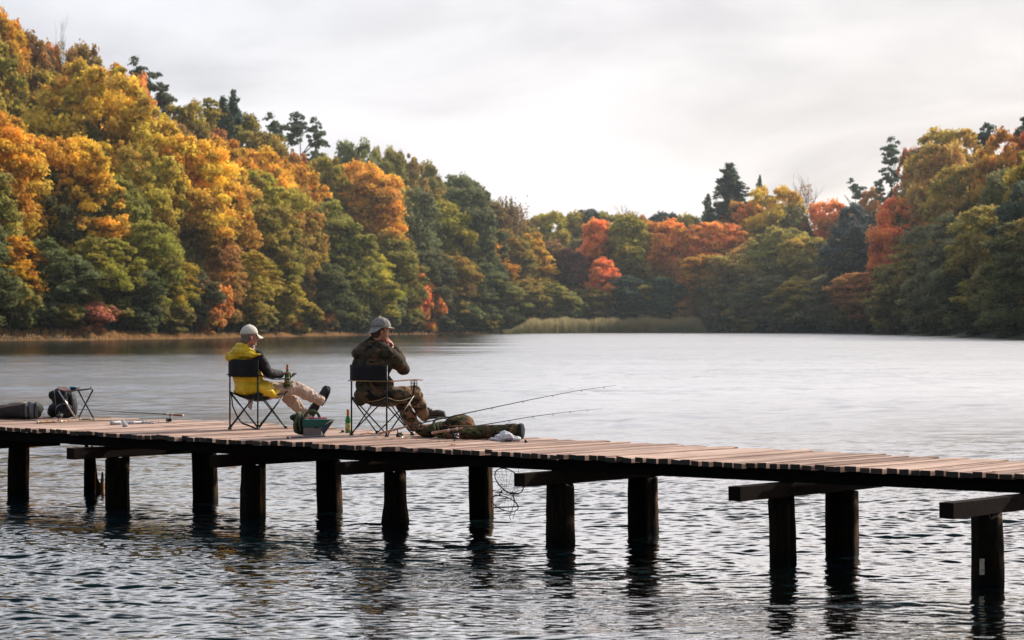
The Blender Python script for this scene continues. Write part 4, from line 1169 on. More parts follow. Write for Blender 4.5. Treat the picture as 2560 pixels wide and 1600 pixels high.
def camp_chair(label, L, w, dpt, zseat, ztop, zpan, piping, seatmat, arm_top, arms=(0.645, 0.585, 0.655), armcol=None):
    root = empty('camping_chair', L(0, dpt / 2, 0), 0, label, 'camping chair', 'folding camping chairs the two men sit on')
    h = w / 2
    A, B, C, D = L(-h, 0, 0), L(h, 0, 0), L(h, dpt, 0), L(-h, dpt, 0)
    za = zseat
    Au, Bu, Cu, Du = L(-h, 0.0, za), L(h, 0.0, za), L(h, dpt + 0.01, za + 0.01), L(-h, dpt + 0.01, za + 0.01)
    for a, b in ((A, Au), (B, Bu)):
        mb = MB(); mb.tube([a + UP * 0.01, Vector((a.x, a.y, DZ + ztop))], 0.0095, 8); mb.build('back_post', M_frame, root)
    eps = 0.010
    for a, b, off in ((A, Bu, -N * eps), (B, Au, N * eps), (B, Cu, U * eps), (C, Bu, -U * eps), (A, Du, U * eps), (D, Au, -U * eps), (D, Cu, N * eps), (C, Du, -N * eps)):
        mb = MB(); mb.tube([a + UP * 0.02 + off, b + off], 0.0078, 8); mb.build('leg', M_frame, root)
    for q in (A, B, C, D):
        mb = MB(); mb.lathe(q + UP * 0.001, UP, [(0, 0.024), (0.012, 0.024), (0.03, 0.015), (0.04, 0.013)], 12); mb.build('foot', M_plastic, root)
    # arm supports at the front corners
    for sgn, Q in ((1, Cu), (-1, Du)):
        mb = MB(); mb.tube([Q, L(sgn * (h + 0.02), dpt + 0.02, arms[1] + 0.02)], 0.006, 6); mb.build('arm_strut', M_frame, root)
        def arm(s, t, sgn=sgn):
            v = -0.01 + s * (dpt + 0.14)
            z = np.interp(s, [0, 0.45, 0.8, 1], [arms[0], arms[1] + 0.012, arms[1] + 0.02, arms[2]])
            return L(sgn * (h + 0.012 + (t - 0.5) * 0.085 * (1 - 0.4 * abs(s - 0.5) * 2) + 0.012), v, z - 0.012 * (1 - (2 * t - 1) ** 2) * 0)
        o = sheet('armrest', arm, 14, 4, 0.010, arm_top, root)
        # cup holder: open mesh pouch under the front of the armrest
        mb = MB(); c0 = L(sgn * (h + 0.024), dpt + 0.0, 0); cz = DZ + arms[1] + 0.012
        for k in range(12):
            a = 2 * math.pi * k / 12; dx = (U * math.cos(a) + N * math.sin(a))
            p0 = c0 + dx * 0.040; p1 = c0 + dx * 0.033
            mb.tube([Vector((p0.x, p0.y, cz)), Vector((p1.x, p1.y, cz - 0.11))], 0.0022, 4)
        for zz, rr in ((0, 0.041), (-0.035, 0.039), (-0.07, 0.036), (-0.11, 0.033)):
            mb.ring(Vector((c0.x, c0.y, cz + zz)), U * rr, N * rr, 0.0028 if zz else 0.005, 16, 5)
        mb.build('cup_holder', M_plastic, root)
    # sagging seat
    def seat(s, t):
        x = (s - 0.5) * 2; y = t
        sag = (1 - x * x) * (0.055 + 0.06 * math.sin(y * math.pi))
        return L(x * h * (1 - 0.05 * math.sin(y * math.pi)), y * (dpt + 0.02) * 1.0 - 0.0, za + 0.005 - sag - 0.045 * math.sin(y * math.pi) * x * x)
    st = sheet('seat', seat, 14, 12, 0.008, seatmat, root)
    # back panel
    def back(s, t):
        x = (s - 0.5) * 2; z = zpan + (ztop - zpan) * t
        return L(x * (h + 0.004), -0.016 - 0.070 * (1 - x ** 4), z - (0.010 * (1 - x * x) if t > 0.5 else -0.004))
    sheet('back_panel', back, 12, 6, 0.008, M_blackcloth, root)
    if piping:
        mb = MB()
        mb.tube([back(i / 12, 0) - N * 0.006 for i in range(13)], 0.0055, 6)
        mb.build('piping', M_pipe, root)
        mb = MB()
        mb.tube([seat(i / 12, 0) + UP * 0.004 - N * 0.006 for i in range(13)], 0.005, 6)
        mb.tube([seat(1, i / 12) + UP * 0.002 + U * 0.006 for i in range(13)], 0.005, 6)
        mb.build('piping', M_pipe, root)
    return root

def bottle(label, base, H=0.27, axis=UP, group=None):
    r = empty('beer_bottle', base, 0, label, 'bottle')
    k = H / 0.27
    mg = simple_cache('green_glass', (0.035, 0.26, 0.055), 0.08, var=0.05, bmp=0)
    mg.node_tree.nodes['Principled BSDF'].inputs['Transmission Weight'].default_value = 0.35
    mb = MB(); mb.lathe(base, axis, [(0, 0.026), (0.004 * k, 0.031), (0.15 * k, 0.031), (0.175 * k, 0.026), (0.20 * k, 0.0155), (0.225 * k, 0.0135)], 18)
    mb.build('glass', mg, r)
    mb = MB(); mb.lathe(Vector(base), axis, [(0.2, 0.0162), (0.206 * k, 0.0160), (0.23 * k, 0.0148), (0.262 * k, 0.0140), (0.27 * k, 0.0155), (0.274 * k, 0.0145)], 14)
    mb.build('foil_neck', simple_cache('orange_foil', (0.50, 0.13, 0.02), 0.4, metallic=0), r) if False else mb.build('foil_neck', simple_cache('orange_foil', (0.50, 0.13, 0.02), 0.4), r)
    mb = MB(); mb.lathe(Vector(base), axis, [(0.035 * k, 0.0318), (0.036 * k, 0.0322), (0.115 * k, 0.0322), (0.116 * k, 0.0318)], 18)
    m_, nt, p = new_mat('bottle_label') if 'bl' not in _sc else (_sc['bl'], None, None)
    if nt:
        _sc['bl'] = m_
        n_ = noise_node(nt, 40, 2, 0.5, coords(nt)); c = ramp(nt, n_.outputs['Fac'], [(0.42, (0.42, 0.42, 0.10)), (0.5, (0.60, 0.62, 0.30)), (0.58, (0.25, 0.03, 0.02))], 'CONSTANT')
        lnk(nt, c, p.inputs['Base Color'])
    mb.build('label_band', m_, r)
    return r

# ------------------------------------------------------------------ first man: cream cap, yellow vest
L1 = frame_at((-3.17, 28.57))
chair1 = camp_chair('black folding camping chair under the man in the yellow vest', L1, 0.478, 0.46, 0.445, 0.845, 0.625, False, M_blackcloth, M_blackcloth, (0.655, 0.585, 0.665))
# loose tag and strap hanging below the seat
mb = MB(); q = L1(-0.03, 0.10, 0.40)
mb.prism([q, q + U * 0.10 + UP * 0.01, q + U * 0.055 - UP * 0.17, q - U * 0.005 - UP * 0.14], N * 0.002)
mb.build('care_tag', simple_cache('tag_white', (0.62, 0.42, 0.40), var=0.3, scale=50), chair1, smooth=False)
mb = MB(); mb.tube([L1(-0.235, 0.02, 0.42), L1(-0.225, 0.03, 0.28), L1(-0.17, 0.06, 0.14), L1(-0.08, 0.05, 0.075), L1(0.08, 0.02, 0.05), L1(0.2, 0.01, 0.02)], 0.011, 6, flat=(N, 0.3))
mb.build('carry_strap', M_blackcloth, chair1)

P1 = empty('person', L1(0, 0.2, 0.4), 0, 'seated man in a cream cap and yellow hooded vest with crossed outstretched legs', 'person')
hc = L1(0.035, 0.055, 1.105)
facing1 = (N * 0.93 + U * 0.36 - UP * 0.05)
mb = MB()
f, r_, up_ = head(mb, hc, facing1, UP + facing1 * 0.02)
limb(mb, [hc - UP * 0.04 - f * 0.015, L1(0.0, 0.06, 0.97)], [0.058, 0.062])
limb(mb, [L1(-0.02, 0.08, 0.93), L1(-0.03, 0.12, 0.72), L1(-0.02, 0.19, 0.47)], [0.10, 0.13, 0.12])
limb(mb, [L1(-0.19, 0.07, 0.875), L1(-0.02, 0.07, 0.93), L1(0.16, 0.06, 0.875)], [0.05, 0.06, 0.05])
RS, RE, RW = L1(0.185, 0.065, 0.865), L1(0.245, 0.16, 0.675), L1(0.235, 0.37, 0.655)
LS, LE, LW = L1(-0.215, 0.07, 0.865), L1(-0.265, 0.16, 0.675), L1(-0.24, 0.38, 0.655)
for S_, E_, W_ in ((RS, RE, RW), (LS, LE, LW)): limb(mb, [S_, E_, W_], [0.045, 0.038, 0.027])
hand(mb, RW + (RW - RE).normalized() * 0.01, (RW - RE) + UP * 0.05, -UP * 0.6 + U * 0.3, U * 0.3 + UP, 0.75)
hand(mb, LW + (LW - LE).normalized() * 0.01, (LW - LE), -UP, U, 0.35)
RH, RK, RA = L1(0.08, 0.20, 0.44), L1(0.215, 0.62, 0.495), L1(0.265, 0.975, 0.345)
LH, LK, LA = L1(-0.10, 0.20, 0.44), L1(0.02, 0.60, 0.455), L1(0.085, 0.945, 0.145)
for H_, K_, A_ in ((RH, RK, RA), (LH, LK, LA)): limb(mb, [H_, K_, A_], [0.075, 0.050, 0.036])
rheel, rtoe = L1(0.225, 1.055, 0.27), L1(0.305, 1.115, 0.495)
lheel, ltoe = L1(0.10, 0.985, 0.10), L1(0.185, 1.07, 0.31)
limb(mb, [RA, rheel * 0.7 + rtoe * 0.3 - f * 0.0], [0.034, 0.028]); limb(mb, [LA, lheel * 0.7 + ltoe * 0.3], [0.034, 0.028])
mb.blob('body', M_skin, P1, 0.0055, 3, origin=None)
eyes(P1, hc, f, r_, up_)
# hair under the cap
mb = MB(); mb.ball(hc - f * 0.012 + up_ * 0.012, (0.093, 0.083, 0.082), 20, 14, (f, r_, up_))
mb.ball(hc - f * 0.040 - up_ * 0.040, (0.058, 0.066, 0.050), 16, 10, (f, r_, up_))
hr = mb.blob('hair', M_hair, P1, 0.006, 2, 0.002, 60)
# cap
cc = hc + up_ * 0.045 - f * 0.004
mb = MB(); vs = []; nr_, ns_ = 9, 28
for j in range(nr_ + 1):
    a = math.pi / 2 * (1 - j / nr_)      # from rim to crown
    for k in range(ns_):
        th = 2 * math.pi * k / ns_
        rr = math.cos(math.pi / 2 - a) 
        back = max(0, -math.cos(th))
        zr = -0.022 if j == 0 else 0
        x = math.cos(th) * 0.108 * rr; y = math.sin(th) * 0.091 * rr
        z = 0.098 * math.sin(math.pi / 2 - a) ** 0.85 + (1 - j / nr_) * (-0.016 - 0.010 * back)
        sm = 1 + 0.012 * math.cos(6 * th)
        vs.append(cc + f * x * sm + r_ * y * sm + up_ * z)
fs = [(j * ns_ + k, j * ns_ + (k + 1) % ns_, (j + 1) * ns_ + (k + 1) % ns_, (j + 1) * ns_ + k) for j in range(nr_) for k in range(ns_)]
mb.add(vs, fs)
cap = mb.build('cap', M_cap, P1)
md = cap.modifiers.new('s', 'SOLIDIFY'); md.thickness = 0.004
mb = MB(); mb.ball(cc + up_ * 0.098, 0.007, 8, 6); mb.build('button', M_cap, cap)
def brim1(s, t):
    a = (s - 0.5) * 2.1; rad = 0.103 + 0.078 * t * math.cos(a * 0.72)
    return cc + f * math.cos(a * 0.85) * rad + r_ * math.sin(a * 0.85) * 0.092 * (1 + 0.06 * t) - up_ * (0.014 + 0.036 * t + 0.020 * abs(s - 0.5) * 2 * t)
sheet('brim', brim1, 12, 4, 0.004, M_cap, cap)
mb = MB(); qb = cc - f * 0.106 - up_ * 0.014
mb.tube([qb + r_ * 0.045 + f * 0.012, qb - f * 0.002 + up_ * 0.0, qb - r_ * 0.045 + f * 0.012], 0.009, 6, flat=(f, 0.3)); mb.build('strap', M_cap, cap)

# dark jacket: sleeves and the collar that shows
mb = MB()
limb(mb, [L1(0.12, 0.08, 0.88), RS, RE, RW], [0.075, 0.080, 0.062, 0.048])
limb(mb, [L1(-0.15, 0.08, 0.88), LS, LE, LW], [0.075, 0.080, 0.062, 0.048])
limb(mb, [L1(-0.02, 0.10, 0.88), L1(-0.02, 0.16, 0.56)], [0.12, 0.135])
mb.blob('jacket', M_sleeve, P1, 0.010, 5, 0.010, 13, 3)
mb = MB(); mb.ring(L1(0.012, 0.06, 0.985), U * 0.072, N * 0.070 + UP * 0.012, 0.016, 20, 8); mb.blob('collar', simple_cache('grey_collar', (0.22, 0.20, 0.22)), P1, 0.006, 2)
# yellow vest: torso, hem spreading over the seat, big hood lying on the shoulders
mb = MB(); A3 = (U, N, UP)
mb.ball(L1(-0.03, 0.075, 0.80), (0.225, 0.130, 0.135), 20, 12, A3)
mb.ball(L1(-0.03, 0.095, 0.62), (0.218, 0.140, 0.16), 20, 12, A3)
mb.ball(L1(-0.01, 0.11, 0.50), (0.225, 0.150, 0.115), 20, 12, A3)
mb.ball(L1(0.165, 0.17, 0.49), (0.085, 0.16, 0.10), 14, 10, A3)
limb(mb, [L1(0.20, 0.06, 0.50), L1(0.225, 0.20, 0.46), L1(0.228, 0.30, 0.40)], [0.050, 0.050, 0.026])
limb(mb, [L1(0.21, 0.12, 0.44), L1(0.235, 0.25, 0.41), L1(0.235, 0.34, 0.46)], [0.035, 0.032, 0.022])
mb.ball(L1(-0.19, 0.16, 0.46), (0.075, 0.13, 0.07), 14, 10, A3)
vest = mb.blob('vest', M_yellow, P1, 0.010, 6, 0.010, 11, 1, (1, 1, 1.6))
mb = MB()
mb.ball(L1(-0.135, -0.005, 0.865), (0.165, 0.090, 0.075), 16, 10, A3)
mb.ball(L1(-0.045, -0.010, 0.915), (0.165, 0.085, 0.085), 16, 10, A3)
mb.ball(L1(-0.03, 0.00, 0.985), (0.095, 0.060, 0.055), 16, 10, A3)
mb.ball(L1(0.10, 0.015, 0.885), (0.135, 0.085, 0.050), 16, 10, A3)
mb.ball(L1(0.17, 0.03, 0.892), (0.090, 0.080, 0.026), 16, 10, A3)
limb(mb, [L1(-0.055, 0.00, 0.99), L1(0.07, 0.0, 0.955), L1(0.20, 0.03, 0.905), L1(0.22, 0.10, 0.89)], [0.026, 0.028, 0.024, 0.018])
mb.blob('hood', M_yellow, vest, 0.008, 4, 0.014, 10, 5, (1, 1, 0.8))
mb = MB()
limb(mb, [L1(0.0, 0.19, 0.43), RH, RK, RA], [0.10, 0.100, 0.084, 0.066]); limb(mb, [L1(0.0, 0.19, 0.43), LH, LK, LA], [0.10, 0.100, 0.082, 0.066])
mb.ball(RA, (0.058, 0.058, 0.058)); 
tr_ = mb.blob('trousers', M_khaki, P1, 0.009, 3, 0.022, 13, 8, (1, 1, 1.0))
for K_, A_ in ((RK, RA), (LK, LA)):
    d_ = (A_ - K_).normalized(); mb = MB(); mb.tube([A_ - d_ * 0.005, A_ + d_ * 0.035, A_ + d_ * 0.055], [0.064, 0.068, 0.064], 16); mb.build('cuff', M_khaki, tr_)
for A_, he, to in ((RA, rheel, rtoe), (LA, lheel, ltoe)):
    mb = MB(); limb(mb, [A_, he * 0.72 + to * 0.28], [0.045, 0.042]); mb.blob('sock', simple_cache('dark_sock', (0.03, 0.03, 0.04)), P1, 0.008, 2)
shoe('shoe', rheel, rtoe, -N * 0.9 + UP * 0.35, P1, M_shoe, 0.058)
shoe('shoe', lheel, ltoe, -N * 0.9 + UP * 0.45, P1, M_shoe, 0.050)
bottle('green glass bottle with orange neck in the cup holder of the left chair', L1(0.263, 0.46, 0.505), 0.262)

# ------------------------------------------------------------------ second man: camouflage and bush hat
L2 = frame_at((-1.60, 27.05))
M_armred = simple('armrest_rust', (0.30, 0.12, 0.07), 0.7, var=0.3)
chair2 = camp_chair('camping chair with tan piping and a flat rust brown armrest under the camouflaged man', L2, 0.545, 0.42, 0.435, 0.80, 0.615, True, M_camo_coat, M_armred, (0.615, 0.612, 0.622))
P2 = empty('person', L2(0, 0.2, 0.4), 0, 'seated man in camouflage clothes and a faded bush hat with a hand at his mouth', 'person')
hc = L2(0.058, 0.125, 1.175)
facing2 = (N * 0.84 + U * 0.50 - UP * 0.12)
mb = MB()
f, r_, up_ = head(mb, hc, facing2, UP + facing2 * 0.1)
limb(mb, [hc - UP * 0.04 - f * 0.02, L2(0.01, 0.09, 1.03)], [0.060, 0.064])
limb(mb, [L2(-0.02, 0.10, 0.98), L2(-0.04, 0.12, 0.75), L2(-0.02, 0.19, 0.46)], [0.105, 0.14, 0.125])
limb(mb, [L2(-0.21, 0.09, 0.93), L2(-0.02, 0.09, 0.98), L2(0.18, 0.09, 0.93)], [0.05, 0.06, 0.05])
RS, RE = L2(0.19, 0.10, 0.925), L2(0.215, 0.335, 0.755)
RW = L2(0.085, 0.31, 0.985)
LS, LE, LW = L2(-0.235, 0.10, 0.92), L2(-0.17, 0.36, 0.755), L2(-0.01, 0.33, 0.965)
for S_, E_, W_ in ((RS, RE, RW), (LS, LE, LW)): limb(mb, [S_, E_, W_], [0.046, 0.038, 0.027])
mouth = hc + f * 0.10 - up_ * 0.075
hand(mb, RW, (mouth - RW).normalized() + UP * 0.3, -f, U, 0.9)
hand(mb, LW, UP + U * 0.4, -f, -U, 0.9)
RH, RK, RA = L2(0.09, 0.20, 0.43), L2(0.165, 0.55, 0.475), L2(0.125, 0.775, 0.21)
LH, LK, LA = L2(-0.11, 0.20, 0.43), L2(-0.03, 0.50, 0.44), L2(0.02, 0.72, 0.095)
for H_, K_, A_ in ((RH, RK, RA), (LH, LK, LA)): limb(mb, [H_, K_, A_], [0.078, 0.050, 0.036])
rheel, rtoe = L2(0.13, 0.78, 0.18), L2(0.275, 0.97, 0.215)
lheel, ltoe = L2(0.03, 0.74, 0.025), L2(0.10, 0.97, 0.03)
limb(mb, [RA, rheel * 0.7 + rtoe * 0.3 + UP * 0.04], [0.034, 0.028]); limb(mb, [LA, lheel * 0.7 + ltoe * 0.3 + UP * 0.04], [0.034, 0.028])
mb.blob('body', M_skin, P2, 0.0055, 3)
eyes(P2, hc, f, r_, up_)
mb = MB(); mb.ball(hc - f * 0.014 + up_ * 0.012, (0.092, 0.083, 0.080), 20, 14, (f, r_, up_))
mb.ball(hc - f * 0.045 - up_ * 0.045, (0.055, 0.066, 0.055), 16, 10, (f, r_, up_))
mb.blob('hair', simple_cache('dark_hair', (0.07, 0.05, 0.045), 0.8, var=0.4), P2, 0.006, 2, 0.002, 60)
# bush hat: soft crown, wide brim that droops behind and turns up at the side
hcen = hc + up_ * 0.045
f0_, up0_ = f, up_
up_ = (up0_ - f0_ * 0.16 - r_ * 0.05).normalized(); f = (f0_ - up_ * f0_.dot(up_)).normalized(); r_ = f.cross(up_)
mb = MB(); vs = []; nr_, ns_ = 16, 40
for j in range(nr_ + 1):
    for k in range(ns_):
        th = 2 * math.pi * k / ns_; ct, st_2 = math.cos(th), math.sin(th)
        if j <= 6:     # brim from the outer edge inwards
            t = 1 - j / 6
            rr = 1.0 + 0.46 * t * (1 - 0.25 * max(0, st_2))
            z = -0.005 - 0.046 * t * (0.7 + 1.0 * max(0, -ct)) + 0.03 * t * t * abs(st_2) + 0.008 * math.sin(5 * th) * t
            if ct < 0: z -= 0.012 * t * ct * ct
        else:
            t = (j - 6) / (nr_ - 6)
            a = t * math.pi / 2
            rr = math.cos(a) ** 0.55 * (1 - 0.10 * t); z = 0.104 * math.sin(a) ** 0.9 + 0.008 * math.sin(4 * th) * (1 - t) + 0.005 * math.sin(7 * th + t * 6) * math.sin(a) - 0.010 * math.sin(2 * th + 1) * t
        vs.append(hcen + f * ct * 0.109 * rr + r_ * st_2 * 0.095 * rr + up_ * z)
fs = [(j * ns_ + k, j * ns_ + (k + 1) % ns_, (j + 1) * ns_ + (k + 1) % ns_, (j + 1) * ns_ + k) for j in range(nr_) for k in range(ns_)]
fs.append(tuple(nr_ * ns_ + k for k in range(ns_)))
mb.add(vs, fs)
hat = mb.build('bush_hat', M_hat, P2)
md = hat.modifiers.new('s', 'SOLIDIFY'); md.thickness = 0.004
mb = MB(); mb.ring(hcen + up_ * 0.012, f * 0.111, r_ * 0.097, 0.006, 32, 6); mb.build('hat_band', simple_cache('hat_band', (0.14, 0.14, 0.12)), hat)
mb = MB(); mb.tube([hc + r_ * 0.092 + up_ * 0.03, hc + r_ * 0.088 - up_ * 0.05 + f * 0.02, hc + r_ * 0.05 - up_ * 0.115 + f * 0.05], 0.004, 6); mb.build('chin_cord', M_pipe, hat)
# coat
mb = MB()
mb.ball(L2(-0.045, 0.085, 0.925), (0.275, 0.150, 0.110), 20, 12, A3)
mb.ball(L2(-0.045, 0.09, 0.78), (0.285, 0.155, 0.18), 20, 12, A3)
mb.ball(L2(-0.02, 0.11, 0.58), (0.255, 0.155, 0.16), 20, 12, A3)
mb.ball(L2(-0.03, 0.085, 0.46), (0.262, 0.135, 0.105), 20, 12, A3)
mb.ball(L2(-0.16, 0.03, 0.40), (0.085, 0.050, 0.065), 14, 10, A3)
mb.ball(L2(0.17, 0.22, 0.46), (0.095, 0.19, 0.075), 14, 10, A3)
mb.ball(L2(-0.18, 0.18, 0.45), (0.08, 0.15, 0.06), 14, 10, A3)
limb(mb, [L2(-0.20, 0.08, 0.95), L2(-0.03, 0.07, 1.005), L2(0.0, 0.085, 1.045)], [0.075, 0.10, 0.078]); limb(mb, [L2(0.17, 0.09, 0.95), L2(-0.02, 0.07, 1.00)], [0.075, 0.1])
limb(mb, [RS, L2(0.225, 0.24, 0.82), RE, L2(0.15, 0.33, 0.86), RW], [0.092, 0.086, 0.076, 0.070, 0.050])
limb(mb, [LS, L2(-0.23, 0.24, 0.82), LE, L2(-0.08, 0.355, 0.86), LW], [0.092, 0.086, 0.076, 0.070, 0.050])
coat = mb.blob('coat', M_camo_coat, P2, 0.010, 5, 0.014, 10, 11, (1, 1, 0.9))
mb = MB(); mb.ring(L2(0.01, 0.085, 1.055), U * 0.082, N * 0.078 + UP * 0.01, 0.019, 20, 8); mb.blob('collar', M_camo_coat, coat, 0.007, 3, 0.004, 14)
mb = MB()
limb(mb, [L2(0.0, 0.19, 0.43), RH, RK, L2(0.15, 0.67, 0.33), RA], [0.10, 0.105, 0.092, 0.078, 0.066]); limb(mb, [L2(0.0, 0.19, 0.43), LH, LK, LA], [0.10, 0.103, 0.085, 0.070])
mb.blob('trousers', M_camo_pant, P2, 0.010, 4, 0.018, 10, 21, (1, 1, 0.9))
for A_, he, to in ((RA, rheel, rtoe), (LA, lheel, ltoe)):
    mb = MB(); limb(mb, [A_, he * 0.72 + to * 0.28 + UP * 0.06], [0.045, 0.042]); mb.blob('sock', simple_cache('dark_sock', (0.03, 0.03, 0.04)), P2, 0.008, 2)
M_boot = simple('brown_shoe', (0.050, 0.036, 0.032), 0.75, var=0.35, bmp=0.4)
shoe('shoe', rheel, rtoe, UP - N * 0.15, P2, M_boot, 0.050)
shoe('shoe', lheel, ltoe, UP, P2, M_boot, 0.050)
# ------------------------------------------------------------------ fishing rods and reels
def reel(root, p, d, down):
    """spinning reel hanging from the rod at p; d along the rod towards the tip"""
    d = Vector(d).normalized(); dn = Vector(down); dn = (dn - d * dn.dot(d)).normalized(); s = d.cross(dn)
    c = p + dn * 0.068
    mb = MB()
    mb.tube([p + dn * 0.006 - d * 0.028, p + dn * 0.006 + d * 0.028], 0.007, 8)
    mb.tube([p + dn * 0.008, p + dn * 0.03 + d * 0.005, c], [0.006, 0.007, 0.010], 8)
    mb.ball(c, (0.030, 0.018, 0.024), 14, 10, (d, s, dn))
    b = mb.blob('reel_body', M_reel, root, 0.0045, 2)
    mb = MB(); mb.lathe(c + d * 0.018, d, [(0, 0.010), (0.004, 0.026), (0.010, 0.027), (0.013, 0.021), (0.030, 0.020), (0.033, 0.025), (0.038, 0.024), (0.046, 0.008)], 16)
    mb.build('spool', simple_cache('spool_grey', (0.12, 0.11, 0.10), 0.4), b)
    mb = MB()
    mb.tube([c + d * 0.022 + s * 0.028, c + d * 0.05 + s * 0.030 + dn * 0.016, c + d * 0.058 + dn * 0.034, c + d * 0.05 - s * 0.030 + dn * 0.016, c + d * 0.022 - s * 0.028], 0.0026, 6)
    mb.build('bail', M_metal, b)
    mb = MB(); mb.tube([c + s * 0.012, c + s * 0.034, c + s * 0.038 + dn * 0.045 - d * 0.02], 0.0042, 6)
    mb.ball(c + s * 0.048 + dn * 0.047 - d * 0.02, (0.012, 0.012, 0.008), 10, 6, (d, s, dn)); mb.build('crank', M_reel, b)

def rod(label, pts, grip_len, r0, cols, guides, reel_at, down=-UP, blank=(0.02, 0.02, 0.022), butt=True, line=False):
    """pts: polyline from butt to tip"""
    pts = [Vector(p) for p in pts]
    cum = [0]
    for a, b in zip(pts[:-1], pts[1:]): cum.append(cum[-1] + (b - a).length)
    T_ = cum[-1]
    def P(s):
        s = min(max(s, 0), T_)
        for i in range(len(cum) - 1):
            if s <= cum[i + 1] + 1e-9:
                return pts[i].lerp(pts[i + 1], (s - cum[i]) / max(cum[i + 1] - cum[i], 1e-9))
        return pts[-1]
    root = empty('fishing_rod', pts[0], 0, label, 'fishing rod', 'fishing rods lying on the pier')
    mb = MB(); n_ = 26
    mb.tube([P(grip_len * 0.9 + (T_ - grip_len * 0.9) * i / n_) for i in range(n_ + 1)], [r0 * (1 - 0.80 * i / n_) for i in range(n_ + 1)], 7)
    mb.build('blank', simple_cache('blank%.2f%.2f' % (blank[0], blank[1]), blank, 0.3, bmp=0), root)
    mb = MB(); seg = 12
    mb.tube([P(grip_len * i / seg) for i in range(seg + 1)], [0.0135 - 0.003 * (i / seg) + (0.0015 if i in (0, 5, 6) else 0) for i in range(seg + 1)], 10)
    mb.build('grip', cols, root)
    if butt:
        mb = MB(); d = (P(0.05) - P(0)).normalized(); mb.tube([P(0) - d * 0.018, P(0) + d * 0.006], [0.0135, 0.0150], 10); mb.build('butt_cap', M_metal, root)
    for s_ in (reel_at - 0.05, reel_at + 0.05):
        mb = MB(); mb.tube([P(s_ - 0.012), P(s_ + 0.012)], 0.0158, 10); mb.build('reel_seat', M_metal, root)
    dd = (P(reel_at + 0.05) - P(reel_at - 0.05)).normalized()
    reel(root, P(reel_at), dd, down)
    for g_ in guides:
        q = P(T_ * g_); d = (P(T_ * g_ + 0.05) - P(T_ * g_ - 0.05)).normalized()
        dn = Vector(down); dn = (dn - d * dn.dot(d)).normalized(); s = d.cross(dn)
        rr = 0.013 * (1.25 - g_)
        # guides stand under the rod, ring facing along it but swung a little
        mb = MB(); a1 = (s * 0.8 + d * 0.6).normalized()
        mb.ring(q + dn * (rr + 0.006), a1 * rr, dn * rr, 0.0016, 14, 5)
        mb.tube([q - d * 0.012, q + dn * 0.006, q + d * 0.012], 0.0016, 5)
        mb.build('line_guide', M_line, root)
    return root

M_cork2 = simple('pale_cork', (0.50, 0.30, 0.15), 0.75, var=0.3, scale=60)
M_grip3 = simple('brown_grip', (0.26, 0.10, 0.04), 0.6, var=0.3, scale=50)
rod('longer fishing rod leaning over the camouflage carryall, pointing up to the right', [at(948, 1084, 26.75), at(1023, 1064.7, 26.55), at(1180, 1030, 26.4), at(1340, 996.4, 26.2), at(1450, 975.5, 26.05), at(1541, 963, 25.95)],
    0.38, 0.0075, M_cork, (0.36, 0.49, 0.62, 0.74, 0.86, 0.95), 0.24)
rod('fishing rod with a brown butt lying across the long rod bag', [at(1083, 1082, 26.15), at(1162.6, 1069.5, 25.98), at(1257, 1054, 25.9), at(1330, 1041.5, 25.8), at(1420, 1029.5, 25.65), at(1504, 1021.5, 25.55)],
    0.36, 0.0060, M_cork, (0.36, 0.46, 0.60, 0.72, 0.82, 0.92), 0.24)
rod('fishing rod lying flat on the boards in front of the backpack, reel turned up', [on(96, 1055.6, DZ + 0.016), on(150, 1053.6, DZ + 0.016), on(240, 1050.3, DZ + 0.012), on(345, 1050.5, DZ + 0.008), on(470, 1062, DZ + 0.008)], 0.44, 0.006, M_cork2, (0.5, 0.7, 0.85), 0.30, UP,
    blank=(0.24, 0.17, 0.05))
rod('dark green fishing rod pointing left with its tip over the far side', [at(456, 1038.7, 30.45), at(390, 1034.0, 30.75), at(300, 1029.5, 31.3), at(240, 1026, 31.7), at(170, 1022.5, 32.2), at(110, 1020, 32.7)], 0.36, 0.0065, M_grip3,
    (0.45, 0.65, 0.85), 0.22, blank=(0.015, 0.045, 0.045))

# short banded pole in front of the tackle box
r = empty('pole_section', on(760, 1092), 0, 'short thin pole with a red and white end lying before the tackle box', 'pole')
a, b = on(718, 1094.6, DZ + 0.012), on(812, 1089.5, DZ + 0.012); d = (b - a).normalized()
mb = MB(); mb.tube([a + d * 0.09, b], 0.009, 8); mb.build('shaft', simple_cache('slate_tube', (0.10, 0.12, 0.17), 0.4), r)
mb = MB(); mb.tube([a, a + d * 0.02], 0.0115, 8); mb.build('end_cap', M_plastic, r)
mb = MB(); mb.tube([a + d * 0.02, a + d * 0.05], 0.0105, 8); mb.build('white_band', simple_cache('white_band', (0.75, 0.7, 0.66)), r)
mb = MB(); mb.tube([a + d * 0.05, a + d * 0.09], 0.0105, 8); mb.build('red_band', simple_cache('red_band', (0.55, 0.04, 0.05)), r)

